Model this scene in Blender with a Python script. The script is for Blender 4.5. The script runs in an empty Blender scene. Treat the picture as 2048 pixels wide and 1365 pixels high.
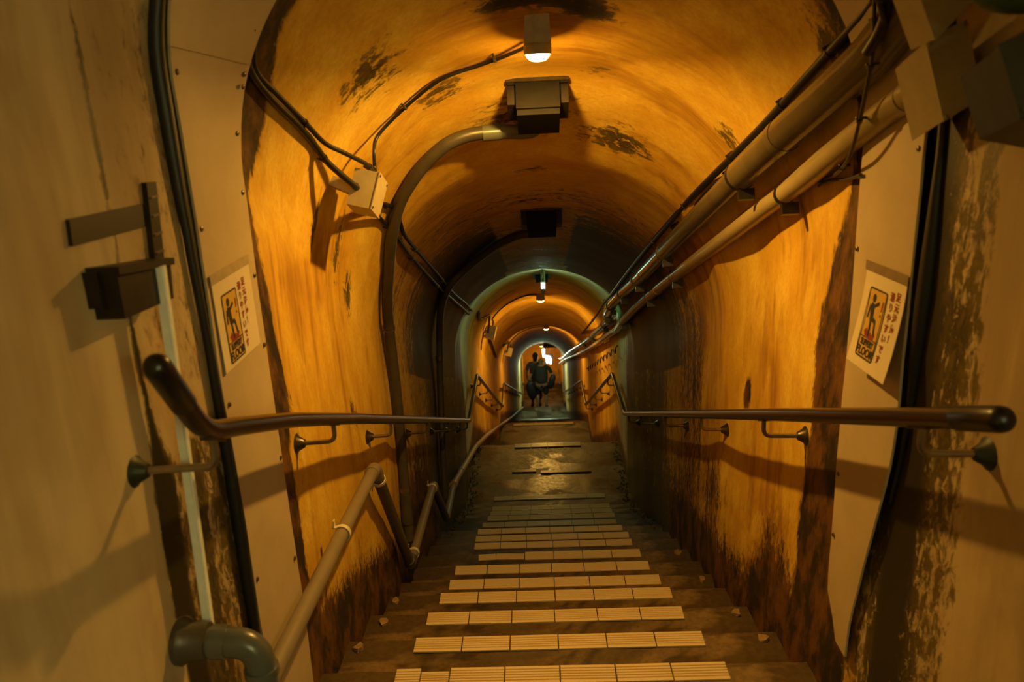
import bpy, bmesh, math, random
from mathutils import Vector, Matrix, noise
random.seed(7)
C = bpy.context.scene.collection
PI = math.pi

# ------------------------------------------------------------------ camera
cam_d = bpy.data.cameras.new('camera')
cam_d.sensor_width = 36.0
cam_d.lens = 36.0 * 1580.0 / 2048.0
cam_d.clip_start = 0.02
cam = bpy.data.objects.new('camera', cam_d)
C.objects.link(cam)
YAW, PITCH, ROLL = -0.035, 0.2944, -0.0467
_f = Vector((math.sin(YAW) * math.cos(PITCH), math.cos(YAW) * math.cos(PITCH), -math.sin(PITCH)))
_r0 = Vector((math.cos(YAW), -math.sin(YAW), 0))
_u0 = _r0.cross(_f)
_r = _r0 * math.cos(ROLL) + _u0 * math.sin(ROLL)
_u = -_r0 * math.sin(ROLL) + _u0 * math.cos(ROLL)
m3 = Matrix((_r, _u, -_f)).transposed()
cam.matrix_world = m3.to_4x4()
cam_d.dof.use_dof = True
cam_d.dof.focus_distance = 3.3
cam_d.dof.aperture_fstop = 4.5
bpy.context.scene.camera = cam

# ------------------------------------------------------------------ world, exposure
w = bpy.data.worlds.new('world')
bpy.context.scene.world = w
w.use_nodes = True
w.node_tree.nodes['Background'].inputs[0].default_value = (0, 0, 0, 1)
w.node_tree.nodes['Background'].inputs[1].default_value = 0.0
vs = bpy.context.scene.view_settings
vs.view_transform = 'Standard'
vs.look = 'None'
vs.gamma = 1.0
vs.use_curve_mapping = False
vs.exposure = 0.0
LAMP_COL = (1.0, 0.53, 0.09)
LAMP_GLOW = 380.0
LAMP_DOWN = 17.0
FLUO_COL = (0.55, 1.0, 0.62)
BACK_POWER = 190.0

# ------------------------------------------------------------------ tunnel geometry (metres, camera eye at the origin)
def interp(T, y):
    if y <= T[0][0]: return T[0][1]
    for (a, b), (c, d) in zip(T, T[1:]):
        if y <= c: return b + (d - b) * (y - a) / (c - a)
    return T[-1][1]
GRADE = [(-4, -1.39), (1.55, -1.39), (5.44, -2.98), (6.6, -2.99), (10.05, -4.63), (10.95, -4.63), (20.2, -8.35), (21, -8.35), (23.0, -9.2), (30, -9.2)]
APEX = [(-4, .80), (1.2, .78), (1.5, .64), (2.04, .235), (2.45, .06), (2.85, -.19), (5.3, -1.10), (6.2, -1.28), (8.1, -1.95), (9.75, -2.77), (10.8, -3.0), (19.7, -6.07), (21.2, -6.45), (23.4, -7.15), (30, -7.15)]
WID = [(-4, .69), (1.4, .675), (2.5, .675), (2.85, .655), (3.1, .675), (4.6, .675), (5.3, .63), (6.2, .65), (18, .63), (30, .63)]
CXT = [(-4, .034), (8, .034), (20, .085), (30, .10)]
RISE = .62
ARC = .65
def CX(y): return interp(CXT, y)
def ZS(y): return interp(APEX, y) - RISE
def prof(Y, v):
    """point and inward normal on the tunnel lining at distance Y; v: arc coordinate, 0 at right spring, <0 down the right wall, PI*ARC at left spring, more = down the left wall"""
    W = interp(WID, Y); cx = CX(Y); zs = ZS(Y)
    if v < 0:
        return Vector((cx + W, Y, zs + v)), Vector((-1, 0, 0))
    if v > PI * ARC:
        return Vector((cx - W, Y, zs - (v - PI * ARC))), Vector((1, 0, 0))
    a = v / ARC
    p = Vector((cx + W * math.cos(a), Y, zs + RISE * math.sin(a)))
    n = Vector((-math.cos(a) / W, 0, -math.sin(a) / RISE)).normalized()
    return p, n
def relief(p):
    q = Vector((p.x * 1.7, p.y * 1.7, p.z * 1.1))
    d = .010 * noise.noise(q) + .004 * noise.noise(q * 3.3 + Vector((7, 1, 3))) + .0013 * noise.noise(q * 11)
    return d
def surf(Y, v, off=0.0):
    p, n = prof(Y, v)
    return p + n * (off + relief(p))
def vL(Y, z): return PI * ARC + (ZS(Y) - z)
def vR(Y, z): return z - ZS(Y)
def vA(Y, x):
    return ARC * math.acos(max(-1, min(1, (x - CX(Y)) / interp(WID, Y))))
def vof(x, Y, z):
    zs = ZS(Y)
    if z < zs: return vR(Y, z) if x > 0 else vL(Y, z)
    return ARC * math.atan2((z - zs) / RISE, (x - CX(Y)) / interp(WID, Y))
def on(x, Y, z, off):
    """move a measured point to the lining and lift it off by off"""
    return surf(Y, vof(x, Y, z), off)

# ------------------------------------------------------------------ materials
MATS = {}
def new_mat(name):
    m = bpy.data.materials.new(name); m.use_nodes = True
    nt = m.node_tree
    b = nt.nodes['Principled BSDF']
    return m, nt, b
def N(nt, typ, **kw):
    n = nt.nodes.new(typ)
    for k, v in kw.items():
        if k.startswith('_'): setattr(n, k[1:], v)
        else:
            n.inputs[k.replace('_', ' ')].default_value = v
    return n
def mixc(nt, fac, a, b):
    n = nt.nodes.new('ShaderNodeMix'); n.data_type = 'RGBA'
    for s, v in ((0, fac), (6, a), (7, b)):
        if hasattr(v, 'is_output') or isinstance(v, bpy.types.NodeSocket): nt.links.new(v, n.inputs[s])
        elif s == 0: n.inputs[0].default_value = v
        else: n.inputs[s].default_value = (*v, 1)
    return n.outputs[2]
def math_(nt, op, a, b=None, c=None, clamp=False):
    n = nt.nodes.new('ShaderNodeMath'); n.operation = op; n.use_clamp = clamp
    for i, v in enumerate((a, b, c)):
        if v is None: continue
        if isinstance(v, bpy.types.NodeSocket): nt.links.new(v, n.inputs[i])
        else: n.inputs[i].default_value = v
    return n.outputs[0]
def ramp(nt, src, lo, hi, a=0.0, b=1.0):
    n = nt.nodes.new('ShaderNodeMapRange'); n.interpolation_type = 'SMOOTHSTEP'
    nt.links.new(src, n.inputs[0])
    for i, v in zip((1, 2, 3, 4), (lo, hi, a, b)): n.inputs[i].default_value = v
    return n.outputs[0]
def tex(nt, coord, scale, sc=1.0, detail=4, rough=.6, dist=0.0):
    mp = nt.nodes.new('ShaderNodeMapping'); mp.inputs['Scale'].default_value = scale
    nt.links.new(coord, mp.inputs[0])
    t = nt.nodes.new('ShaderNodeTexNoise'); t.inputs['Scale'].default_value = sc
    t.inputs['Detail'].default_value = detail; t.inputs['Roughness'].default_value = rough
    t.inputs['Distortion'].default_value = dist
    nt.links.new(mp.outputs[0], t.inputs['Vector'])
    return t.outputs['Fac']

def simple(name, col, rough=.5, metal=0.0, var=.25, scale=30, bump=.0, spec=None, col2=None):
    if name in MATS: return MATS[name]
    m, nt, b = new_mat(name)
    tc = nt.nodes.new('ShaderNodeTexCoord')
    f = tex(nt, tc.outputs['Object'], (1, 1, 1), scale, 5, .65)
    c2 = col2 or tuple(c * (1 - var) for c in col)
    f2 = ramp(nt, f, .3, .7)
    nt.links.new(mixc(nt, f2, c2, col), b.inputs['Base Color'])
    b.inputs['Roughness'].default_value = rough
    b.inputs['Metallic'].default_value = metal
    if spec is not None: b.inputs['Specular IOR Level'].default_value = spec
    if bump:
        bp = nt.nodes.new('ShaderNodeBump'); bp.inputs['Strength'].default_value = bump; bp.inputs['Distance'].default_value = .002
        nt.links.new(f, bp.inputs['Height']); nt.links.new(bp.outputs[0], b.inputs['Normal'])
    MATS[name] = m
    return m
def emis(name, col, st):
    m, nt, b = new_mat(name)
    b.inputs['Base Color'].default_value = (*[min(1, c * .8) for c in col], 1)
    b.inputs['Emission Color'].default_value = (*col, 1)
    b.inputs['Emission Strength'].default_value = st
    return m

def wall_material():
    m, nt, b = new_mat('ochre_plaster')
    uv = nt.nodes.new('ShaderNodeUVMap').outputs[0]
    at = nt.nodes.new('ShaderNodeAttribute'); at.attribute_name = 'marks'
    sp = nt.nodes.new('ShaderNodeSeparateColor'); nt.links.new(at.outputs['Color'], sp.inputs[0])
    R, G, B = sp.outputs
    AL = at.outputs['Alpha']
    streak = tex(nt, uv, (16, 1.3, 1), 1, 5, .65, .4)
    broad = tex(nt, uv, (3.2, 1.6, 1), 1, 4, .6, .6)
    blot = tex(nt, uv, (9, 5, 1), 1, 6, .7)
    fine = tex(nt, uv, (110, 60, 1), 1, 4, .7)
    grit = tex(nt, uv, (46, 24, 1), 1, 6, .75, .5)
    k = math_(nt, 'ADD', math_(nt, 'MULTIPLY', streak, .5), math_(nt, 'MULTIPLY', broad, .5))
    c = mixc(nt, ramp(nt, k, .34, .52), (.29, .13, .010), (.60, .345, .026))
    c = mixc(nt, ramp(nt, math_(nt, 'ADD', math_(nt, 'MULTIPLY', blot, .55), math_(nt, 'MULTIPLY', broad, .45)), .45, .68), c, (.78, .55, .085))
    c = mixc(nt, ramp(nt, fine, .3, .75, 0, .35), c, (.38, .20, .016))
    # bare pale plaster, and the landings' painted tube light
    pal = mixc(nt, ramp(nt, math_(nt, 'ADD', math_(nt, 'MULTIPLY', streak, .3), math_(nt, 'MULTIPLY', broad, .7)), .35, .65), (.36, .25, .12), (.54, .41, .22))
    pf = ramp(nt, math_(nt, 'ADD', B, math_(nt, 'MULTIPLY', math_(nt, 'SUBTRACT', blot, .5), .35)), .35, .65)
    c = mixc(nt, pf, c, pal)
    # green algae and painted green tube light
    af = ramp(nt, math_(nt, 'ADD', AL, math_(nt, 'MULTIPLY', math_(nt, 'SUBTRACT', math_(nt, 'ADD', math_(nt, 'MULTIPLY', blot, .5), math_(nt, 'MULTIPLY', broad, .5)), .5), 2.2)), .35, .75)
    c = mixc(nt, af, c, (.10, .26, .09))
    # brown damp, and the dark strips by the panels
    nz = math_(nt, 'ADD', math_(nt, 'MULTIPLY', streak, .40), math_(nt, 'MULTIPLY', grit, .60))
    gf = ramp(nt, math_(nt, 'ADD', G, math_(nt, 'MULTIPLY', math_(nt, 'SUBTRACT', nz, .5), 1.3)), .38, .62)
    dk = mixc(nt, ramp(nt, blot, .4, .62), (.022, .013, .004), (.15, .062, .010))
    c = mixc(nt, gf, c, dk)
    # green black mould, and the vault's painted shade
    rf = ramp(nt, math_(nt, 'ADD', R, math_(nt, 'MULTIPLY', math_(nt, 'SUBTRACT', nz, .5), 1.8)), .42, .58)
    md = mixc(nt, ramp(nt, grit, .4, .65), (.030, .025, .010), (.16, .105, .022))
    md = mixc(nt, ramp(nt, R, .48, .72), md, (.020, .016, .006))
    c = mixc(nt, rf, c, md)
    nt.links.new(c, b.inputs['Base Color'])
    wet = math_(nt, 'MAXIMUM', math_(nt, 'MULTIPLY', gf, .5), rf)
    nt.links.new(ramp(nt, wet, 0, 1, .72, .5), b.inputs['Roughness'])
    b.inputs['Specular IOR Level'].default_value = .35
    h = math_(nt, 'ADD', math_(nt, 'MULTIPLY', grit, .6), math_(nt, 'MULTIPLY', fine, .35))
    h = math_(nt, 'SUBTRACT', h, math_(nt, 'MULTIPLY', rf, .12))
    h = math_(nt, 'MULTIPLY', h, math_(nt, 'SUBTRACT', 1.0, math_(nt, 'MULTIPLY', pf, .6)))
    bp = nt.nodes.new('ShaderNodeBump'); bp.inputs['Strength'].default_value = .4; bp.inputs['Distance'].default_value = .006
    nt.links.new(h, bp.inputs['Height']); nt.links.new(bp.outputs[0], b.inputs['Normal'])
    return m
M_WALL = wall_material()

def concrete_material(name, dark, light, puddle):
    m, nt, b = new_mat(name)
    tc = nt.nodes.new('ShaderNodeTexCoord').outputs['Object']
    a = tex(nt, tc, (1, 1, 1), 3.5, 6, .65, .6)
    g = tex(nt, tc, (1, 1, 1), 40, 5, .7)
    wv = tex(nt, tc, (1, 1.6, 1), 2.6, 4, .6, .5)
    c = mixc(nt, ramp(nt, a, .35, .65), dark, light)
    c = mixc(nt, ramp(nt, g, .35, .75, 0, .6), c, (.035, .022, .009))
    wet = ramp(nt, wv, .47, .55)
    c = mixc(nt, math_(nt, 'MULTIPLY', wet, puddle), c, (.010, .008, .005))
    nt.links.new(c, b.inputs['Base Color'])
    r = math_(nt, 'ADD', ramp(nt, g, .3, .7, .50, .66), math_(nt, 'MULTIPLY', wet, -.20))
    nt.links.new(r, b.inputs['Roughness'])
    bp = nt.nodes.new('ShaderNodeBump'); bp.inputs['Strength'].default_value = .6; bp.inputs['Distance'].default_value = .006
    nt.links.new(math_(nt, 'ADD', math_(nt, 'MULTIPLY', a, .8), math_(nt, 'MULTIPLY', g, .35)), bp.inputs['Height'])
    nt.links.new(bp.outputs[0], b.inputs['Normal'])
    return m
M_CONC = concrete_material('stair_concrete', (.07, .042, .016), (.20, .125, .048), .55)
M_WET = concrete_material('wet_landing_concrete', (.016, .012, .006), (.085, .058, .026), .9)

M_PANEL = simple('cream_painted_sheet', (.50, .385, .23), .5, 0, .12, 9)
M_SCREW = simple('dull_screw_metal', (.16, .13, .09), .35, .8)
M_RUBBER = simple('black_rubber', (.012, .012, .009), .5)
M_TAPE = simple('dark_brown_tape', (.013, .008, .004), .5, 0, .4, 25)
M_RUST = simple('dark_rusty_metal', (.018, .011, .006), .5, .3, .6, 18, .5)
M_TRUNK = simple('off_white_plastic', (.88, .88, .78), .45, 0, .12)
M_PVC = simple('grey_plastic_pipe', (.105, .11, .09), .3, 0, .2, 8)
M_PVCD = simple('dark_grey_plastic_pipe', (.075, .062, .04), .4, 0, .35, 10)
M_TAUPE = simple('taupe_plastic_pipe', (.21, .165, .105), .45, 0, .15, 8)
M_PIPE1 = simple('brown_grey_conduit', (.12, .088, .042), .18, 0, .25, 7)
M_PIPE2 = simple('beige_plastic_conduit', (.34, .26, .12), .3, 0, .15, 7)
M_CABLE = simple('black_cable_sheath', (.010, .009, .007), .45)
M_WIRE = simple('brown_cable_sheath', (.05, .032, .014), .45)
M_METAL = simple('worn_steel', (.36, .32, .25), .3, .9, .3)
M_DARKMETAL = simple('dark_tarnished_steel', (.10, .08, .05), .35, .8, .4)
M_RAIL = simple('dark_brown_rail_cover', (.032, .0145, .006), .28, 0, .0, 1)
M_CAP = simple('black_rail_cap', (.006, .006, .005), .35)
M_BOX = simple('cream_junction_box', (.42, .34, .19), .45, .1, .12)
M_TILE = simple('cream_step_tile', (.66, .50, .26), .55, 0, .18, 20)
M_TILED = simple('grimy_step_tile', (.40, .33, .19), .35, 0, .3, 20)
M_LAMPBODY = simple('cream_lamp_holder', (.42, .32, .16), .5)
M_CLIP = simple('cream_pipe_clip', (.70, .62, .45), .45)
M_GREYBOX = simple('grey_painted_steel', (.06, .065, .055), .45, .2)
M_GREENLIT = simple('green_lit_pipe', (.07, .11, .04), .5, 0, .6, 12)  # green light on the pipe is put into its base colour
M_STONE = simple('wet_gravel', (.10, .075, .04), .25, 0, .6, 60)
M_CHIP = simple('pale_plaster_chip', (.30, .19, .07), .7)
M_PAPER = simple('white_notice_paper', (.66, .55, .37), .6, 0, .05)
M_STICKER = simple('yellow_warning_sticker', (.58, .36, .06), .5, 0, .08)
M_INK = simple('black_ink', (.014, .012, .010), .6)
M_RED = simple('dark_red_ink', (.26, .022, .018), .6)
M_FADED = simple('faded_red_ink', (.33, .14, .10), .6)
M_BULB = emis('glowing_lamp_glass', LAMP_COL, LAMP_GLOW)
M_BULBFAR = emis('glowing_lamp_glass_far', LAMP_COL, LAMP_GLOW * .45)
M_TUBE = emis('fluorescent_tube_glow', FLUO_COL, 34)
M_TUBE2 = emis('fluorescent_tube_glow_low', (.70, 1.0, .70), 100)
M_PANELLIGHT = emis('wall_light_glow', (1.0, 1.0, .85), 22)
M_SKIN = simple('skin', (.32, .17, .10), .55)
M_SHIRT = simple('dark_olive_cotton', (.016, .016, .010), .85)
M_SHORTS = simple('black_cotton', (.008, .008, .008), .85)
M_HAIRG = simple('short_grey_hair', (.14, .11, .08), .7)
M_HAIRB = simple('black_hair', (.008, .007, .006), .6)
M_WHITE = simple('pale_cotton', (.07, .075, .06), .8)
M_BAG = simple('black_nylon', (.004, .004, .004), .6)
M_SHOE = simple('dark_shoe', (.02, .018, .015), .6)

# ------------------------------------------------------------------ object helpers
class MB:
    def __init__(s): s.v = []; s.f = []; s.mi = []
    def add(s, vs_, fs, mi=0):
        o = len(s.v); s.v += [Vector(p) for p in vs_]
        s.f += [tuple(i + o for i in f) for f in fs]; s.mi += [mi] * len(fs)
    def hexa(s, p, mi=0):
        """8 corners: 0-3 one face (ring), 4-7 the opposite face"""
        s.add(p, [(0, 3, 2, 1), (4, 5, 6, 7), (0, 1, 5, 4), (1, 2, 6, 5), (2, 3, 7, 6), (3, 0, 4, 7)], mi)
    def box(s, c, ax, ay, az, mi=0):
        """centre and three half axes"""
        c = Vector(c); ax = Vector(ax); ay = Vector(ay); az = Vector(az)
        s.hexa([c - ax - ay - az, c + ax - ay - az, c + ax + ay - az, c - ax + ay - az,
                c - ax - ay + az, c + ax - ay + az, c + ax + ay + az, c - ax + ay + az], mi)
    def tube(s, pts, r, seg=12, cap=True, mi=0):
        pts = [Vector(p) for p in pts]
        n = len(pts)
        rr = r if isinstance(r, (list, tuple)) else [r] * n
        t = []
        for i in range(n):
            a = pts[max(0, i - 1)]; b = pts[min(n - 1, i + 1)]
            d = (b - a); t.append(d.normalized() if d.length > 1e-9 else Vector((0, 1, 0)))
        up = Vector((0, 0, 1)) if abs(t[0].z) < .9 else Vector((1, 0, 0))
        u = (up - t[0] * up.dot(t[0])).normalized()
        vs_ = []
        for i in range(n):
            u = (u - t[i] * u.dot(t[i])).normalized(); w_ = t[i].cross(u)
            for k in range(seg):
                a = 2 * PI * k / seg
                vs_.append(pts[i] + (u * math.cos(a) + w_ * math.sin(a)) * rr[i])
        fs = []
        for i in range(n - 1):
            for k in range(seg):
                k2 = (k + 1) % seg
                fs.append((i * seg + k, i * seg + k2, (i + 1) * seg + k2, (i + 1) * seg + k))
        if cap:
            fs.append(tuple(range(seg - 1, -1, -1))); fs.append(tuple((n - 1) * seg + k for k in range(seg)))
        s.add(vs_, fs, mi)
    def lathe(s, o, axis, prof_, seg=20, mi=0):
        """prof_: (distance along axis, radius)"""
        axis = Vector(axis).normalized(); o = Vector(o)
        s.tube_prof([(o + axis * d, r) for d, r in prof_], axis, seg, mi)
    def tube_prof(s, pr, axis, seg, mi):
        up = Vector((0, 0, 1)) if abs(axis.z) < .9 else Vector((1, 0, 0))
        u = (up - axis * up.dot(axis)).normalized(); w_ = axis.cross(u)
        vs_ = []
        for p, r in pr:
            for k in range(seg):
                a = 2 * PI * k / seg
                vs_.append(p + (u * math.cos(a) + w_ * math.sin(a)) * max(r, 1e-4))
        fs = []
        for i in range(len(pr) - 1):
            for k in range(seg):
                k2 = (k + 1) % seg
                fs.append((i * seg + k, i * seg + k2, (i + 1) * seg + k2, (i + 1) * seg + k))
        fs.append(tuple(range(seg - 1, -1, -1))); fs.append(tuple((len(pr) - 1) * seg + k for k in range(seg)))
        s.add(vs_, fs, mi)
    def sphere(s, c, rx, ry=None, rz=None, seg=14, ring=9, mi=0):
        ry = ry or rx; rz = rz or rx; c = Vector(c)
        vs_ = [c + Vector((0, 0, rz))]
        for i in range(1, ring):
            b_ = PI * i / ring
            for k in range(seg):
                a = 2 * PI * k / seg
                vs_.append(c + Vector((rx * math.sin(b_) * math.cos(a), ry * math.sin(b_) * math.sin(a), rz * math.cos(b_))))
        vs_.append(c - Vector((0, 0, rz)))
        fs = [(0, 1 + k, 1 + (k + 1) % seg) for k in range(seg)]
        for i in range(ring - 2):
            for k in range(seg):
                k2 = (k + 1) % seg
                fs.append((1 + i * seg + k, 1 + (i + 1) * seg + k, 1 + (i + 1) * seg + k2, 1 + i * seg + k2))
        l = len(vs_) - 1; o = 1 + (ring - 2) * seg
        fs += [(l, o + (k + 1) % seg, o + k) for k in range(seg)]
        s.add(vs_, fs, mi)
    def grid(s, rows, mi=0, flip=False):
        n = len(rows[0]); vs_ = [p for r in rows for p in r]
        fs = []
        for i in range(len(rows) - 1):
            for k in range(n - 1):
                f = (i * n + k, i * n + k + 1, (i + 1) * n + k + 1, (i + 1) * n + k)
                fs.append(f[::-1] if flip else f)
        s.add(vs_, fs, mi)
    def slab(s, rows, nrm, th, mi=0):
        """a sheet with thickness: rows of points, nrm(i,k) unit normal, thickness goes along -normal"""
        n = len(rows[0]); R_ = len(rows)
        top = [p for r in rows for p in r]
        bot = [rows[i][k] - nrm(i, k) * th for i in range(R_) for k in range(n)]
        o = len(top); fs = []
        for i in range(R_ - 1):
            for k in range(n - 1):
                f = (i * n + k, i * n + k + 1, (i + 1) * n + k + 1, (i + 1) * n + k)
                fs.append(f); fs.append(tuple(q + o for q in f[::-1]))
        rim = [k for k in range(n)] + [i * n + n - 1 for i in range(1, R_)] + [(R_ - 1) * n + k for k in range(n - 2, -1, -1)] + [i * n for i in range(R_ - 2, 0, -1)]
        for a, b_ in zip(rim, rim[1:] + rim[:1]): fs.append((b_, a, a + o, b_ + o))
        s.add(top + bot, fs, mi)
    def mesh(s, name, mat, smooth=True, origin=Vector((0, 0, 0)), angle=40):
        me = bpy.data.meshes.new(name)
        me.from_pydata([tuple(v - origin) for v in s.v], [], s.f)
        bm = bmesh.new(); bm.from_mesh(me)
        bmesh.ops.recalc_face_normals(bm, faces=bm.faces)
        if smooth:
            for e in bm.edges:
                if len(e.link_faces) == 2 and e.calc_face_angle(0) > math.radians(angle): e.smooth = False
        bm.to_mesh(me); bm.free()
        for m in (mat if isinstance(mat, (list, tuple)) else [mat]): me.materials.append(m)
        if isinstance(mat, (list, tuple)):
            for p_, i in zip(me.polygons, s.mi): p_.material_index = i
        for p_ in me.polygons: p_.use_smooth = smooth
        return me
def wloc(o):
    p = Vector((0, 0, 0))
    while o: p += o.location; o = o.parent
    return p
def obj(name, mb, mat, parent=None, smooth=True, loc=None, label=None, angle=40):
    """one mesh object; geometry is given in world coordinates, the origin goes to loc (default: middle of the mesh)"""
    if loc is None:
        xs = [v.x for v in mb.v]; ys = [v.y for v in mb.v]; zs = [v.z for v in mb.v]
        loc = Vector(((min(xs) + max(xs)) / 2, (min(ys) + max(ys)) / 2, (min(zs) + max(zs)) / 2))
    me = mb.mesh(name, mat, smooth, Vector(loc), angle)
    o = bpy.data.objects.new(name, me); C.objects.link(o)
    if parent: o.parent = parent
    o.location = Vector(loc) - wloc(parent)
    if label: o['label'] = label
    return o
def tag(o, label, cat, group=None, kind=None):
    o['label'] = label; o['category'] = cat
    if group: o['group'] = group
    if kind: o['kind'] = kind
    return o
def thing(name, label, cat, loc, group=None):
    o = bpy.data.objects.new(name, None); C.objects.link(o)
    o.empty_display_size = .05
    o.location = loc
    return tag(o, label, cat, group)
def spline(pts, k=6):
    """Catmull-Rom through the points"""
    P = [Vector(p) for p in pts]; out = []
    for i in range(len(P) - 1):
        p0 = P[max(0, i - 1)]; p1 = P[i]; p2 = P[i + 1]; p3 = P[min(len(P) - 1, i + 2)]
        for j in range(k):
            t = j / k
            out.append(.5 * ((2 * p1) + (p2 - p0) * t + (2 * p0 - 5 * p1 + 4 * p2 - p3) * t * t + (3 * p1 - p0 - 3 * p2 + p3) * t ** 3))
    out.append(P[-1]); return out
def bend(pts, r=.04, k=6):
    """polyline with rounded corners"""
    P = [Vector(p) for p in pts]; out = [P[0]]
    for i in range(1, len(P) - 1):
        a = (P[i - 1] - P[i]); b_ = (P[i + 1] - P[i])
        d = min(r, a.length * .45, b_.length * .45)
        A = P[i] + a.normalized() * d; B = P[i] + b_.normalized() * d
        for j in range(k + 1):
            t = j / k
            out.append(A * (1 - t) ** 2 + P[i] * 2 * t * (1 - t) + B * t * t)
    out.append(P[-1]); return out
def text_bm(body, size, O, U, V, Nn, align='CENTER', bold=.0, sx=1.0):
    """lettering as a mesh builder: origin O, reading direction U, up V, facing Nn"""
    cu = bpy.data.curves.new('lettering', 'FONT'); cu.body = body; cu.size = size
    cu.align_x = align; cu.align_y = 'CENTER'; cu.resolution_u = 3; cu.offset = bold
    o = bpy.data.objects.new('lettering', cu); C.objects.link(o)
    me = bpy.data.meshes.new_from_object(o.evaluated_get(bpy.context.evaluated_depsgraph_get()))
    mb = MB()
    mb.add([Vector(O) + Vector(U) * v.co.x * sx + Vector(V) * v.co.y + Vector(Nn) * .0006 for v in me.vertices], [tuple(p.vertices) for p in me.polygons])
    bpy.data.objects.remove(o); bpy.data.curves.remove(cu); bpy.data.meshes.remove(me)
    return mb

# ------------------------------------------------------------------ lining: walls and vault
def g(d, r): return math.exp(-(d / r) ** 2)
def sstep(a, b, x):
    t = max(0, min(1, (x - a) / (b - a))); return t * t * (3 - 2 * t)
BLOBS = [  # x, Y, z, radius along Y, radius along the arc, channel (0 mould, 1 brown damp, 2 pale), strength
    (-.373, 2.08, .042, .13, .16, 0, .58), (-.23, 2.36, -.016, .11, .16, 0, .58), (.186, 2.38, .02, .08, .10, 0, .52),
    (.278, 2.68, -.17, .12, .22, 0, .58), (.002, 2.95, -.223, .10, .12, 0, .35), (-.601, 2.207, -.308, .035, .16, 0, .58),
    (-.60, 2.44, -.42, .07, .20, 0, .50), (-.62, 2.56, -.60, .06, .16, 0, .52), (-.637, 2.50, -1.0, .07, .10, 1, .62),
    (.528, 2.35, -.16, .12, .10, 0, .50), (.561, 1.776, .067, .09, .14, 0, .58), (.704, 2.563, -1.0, .05, .07, 1, .7),
    (.704, 2.545, -.729, .04, .25, 1, .35), (.05, 2.02, .17, .10, .20, 0, .50), (.15, 2.10, .15, .07, .10, 0, .50), (-.06, 2.05, .16, .06, .12, 0, .38),
    (-.642, 1.9, -.80, .08, .25, 1, .35), (-.55, 1.84, -.1, .06, .2, 1, .3), (.1, 2.60, -.1, .2, .25, 1, .35), (-.1, 2.62, -.1, .15, .2, 1, .35),
    (-.642, 1.83, -.65, .05, .10, 1, .5), (-.642, 2.15, -.95, .09, .2, 1, .3), (-.642, 3.2, -1.0, .25, .4, 1, .32), (.709, 3.4, -1.2, .35, .5, 1, .35),
    (.709, 2.2, -1.35, .2, .25, 1, .35), (.709, 2.9, -1.5, .3, .25, 1, .35)]
BL2 = [(Y, vof(x, Y, z), ry, rv, ch, st) for x, Y, z, ry, rv, ch, st in BLOBS]
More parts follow.
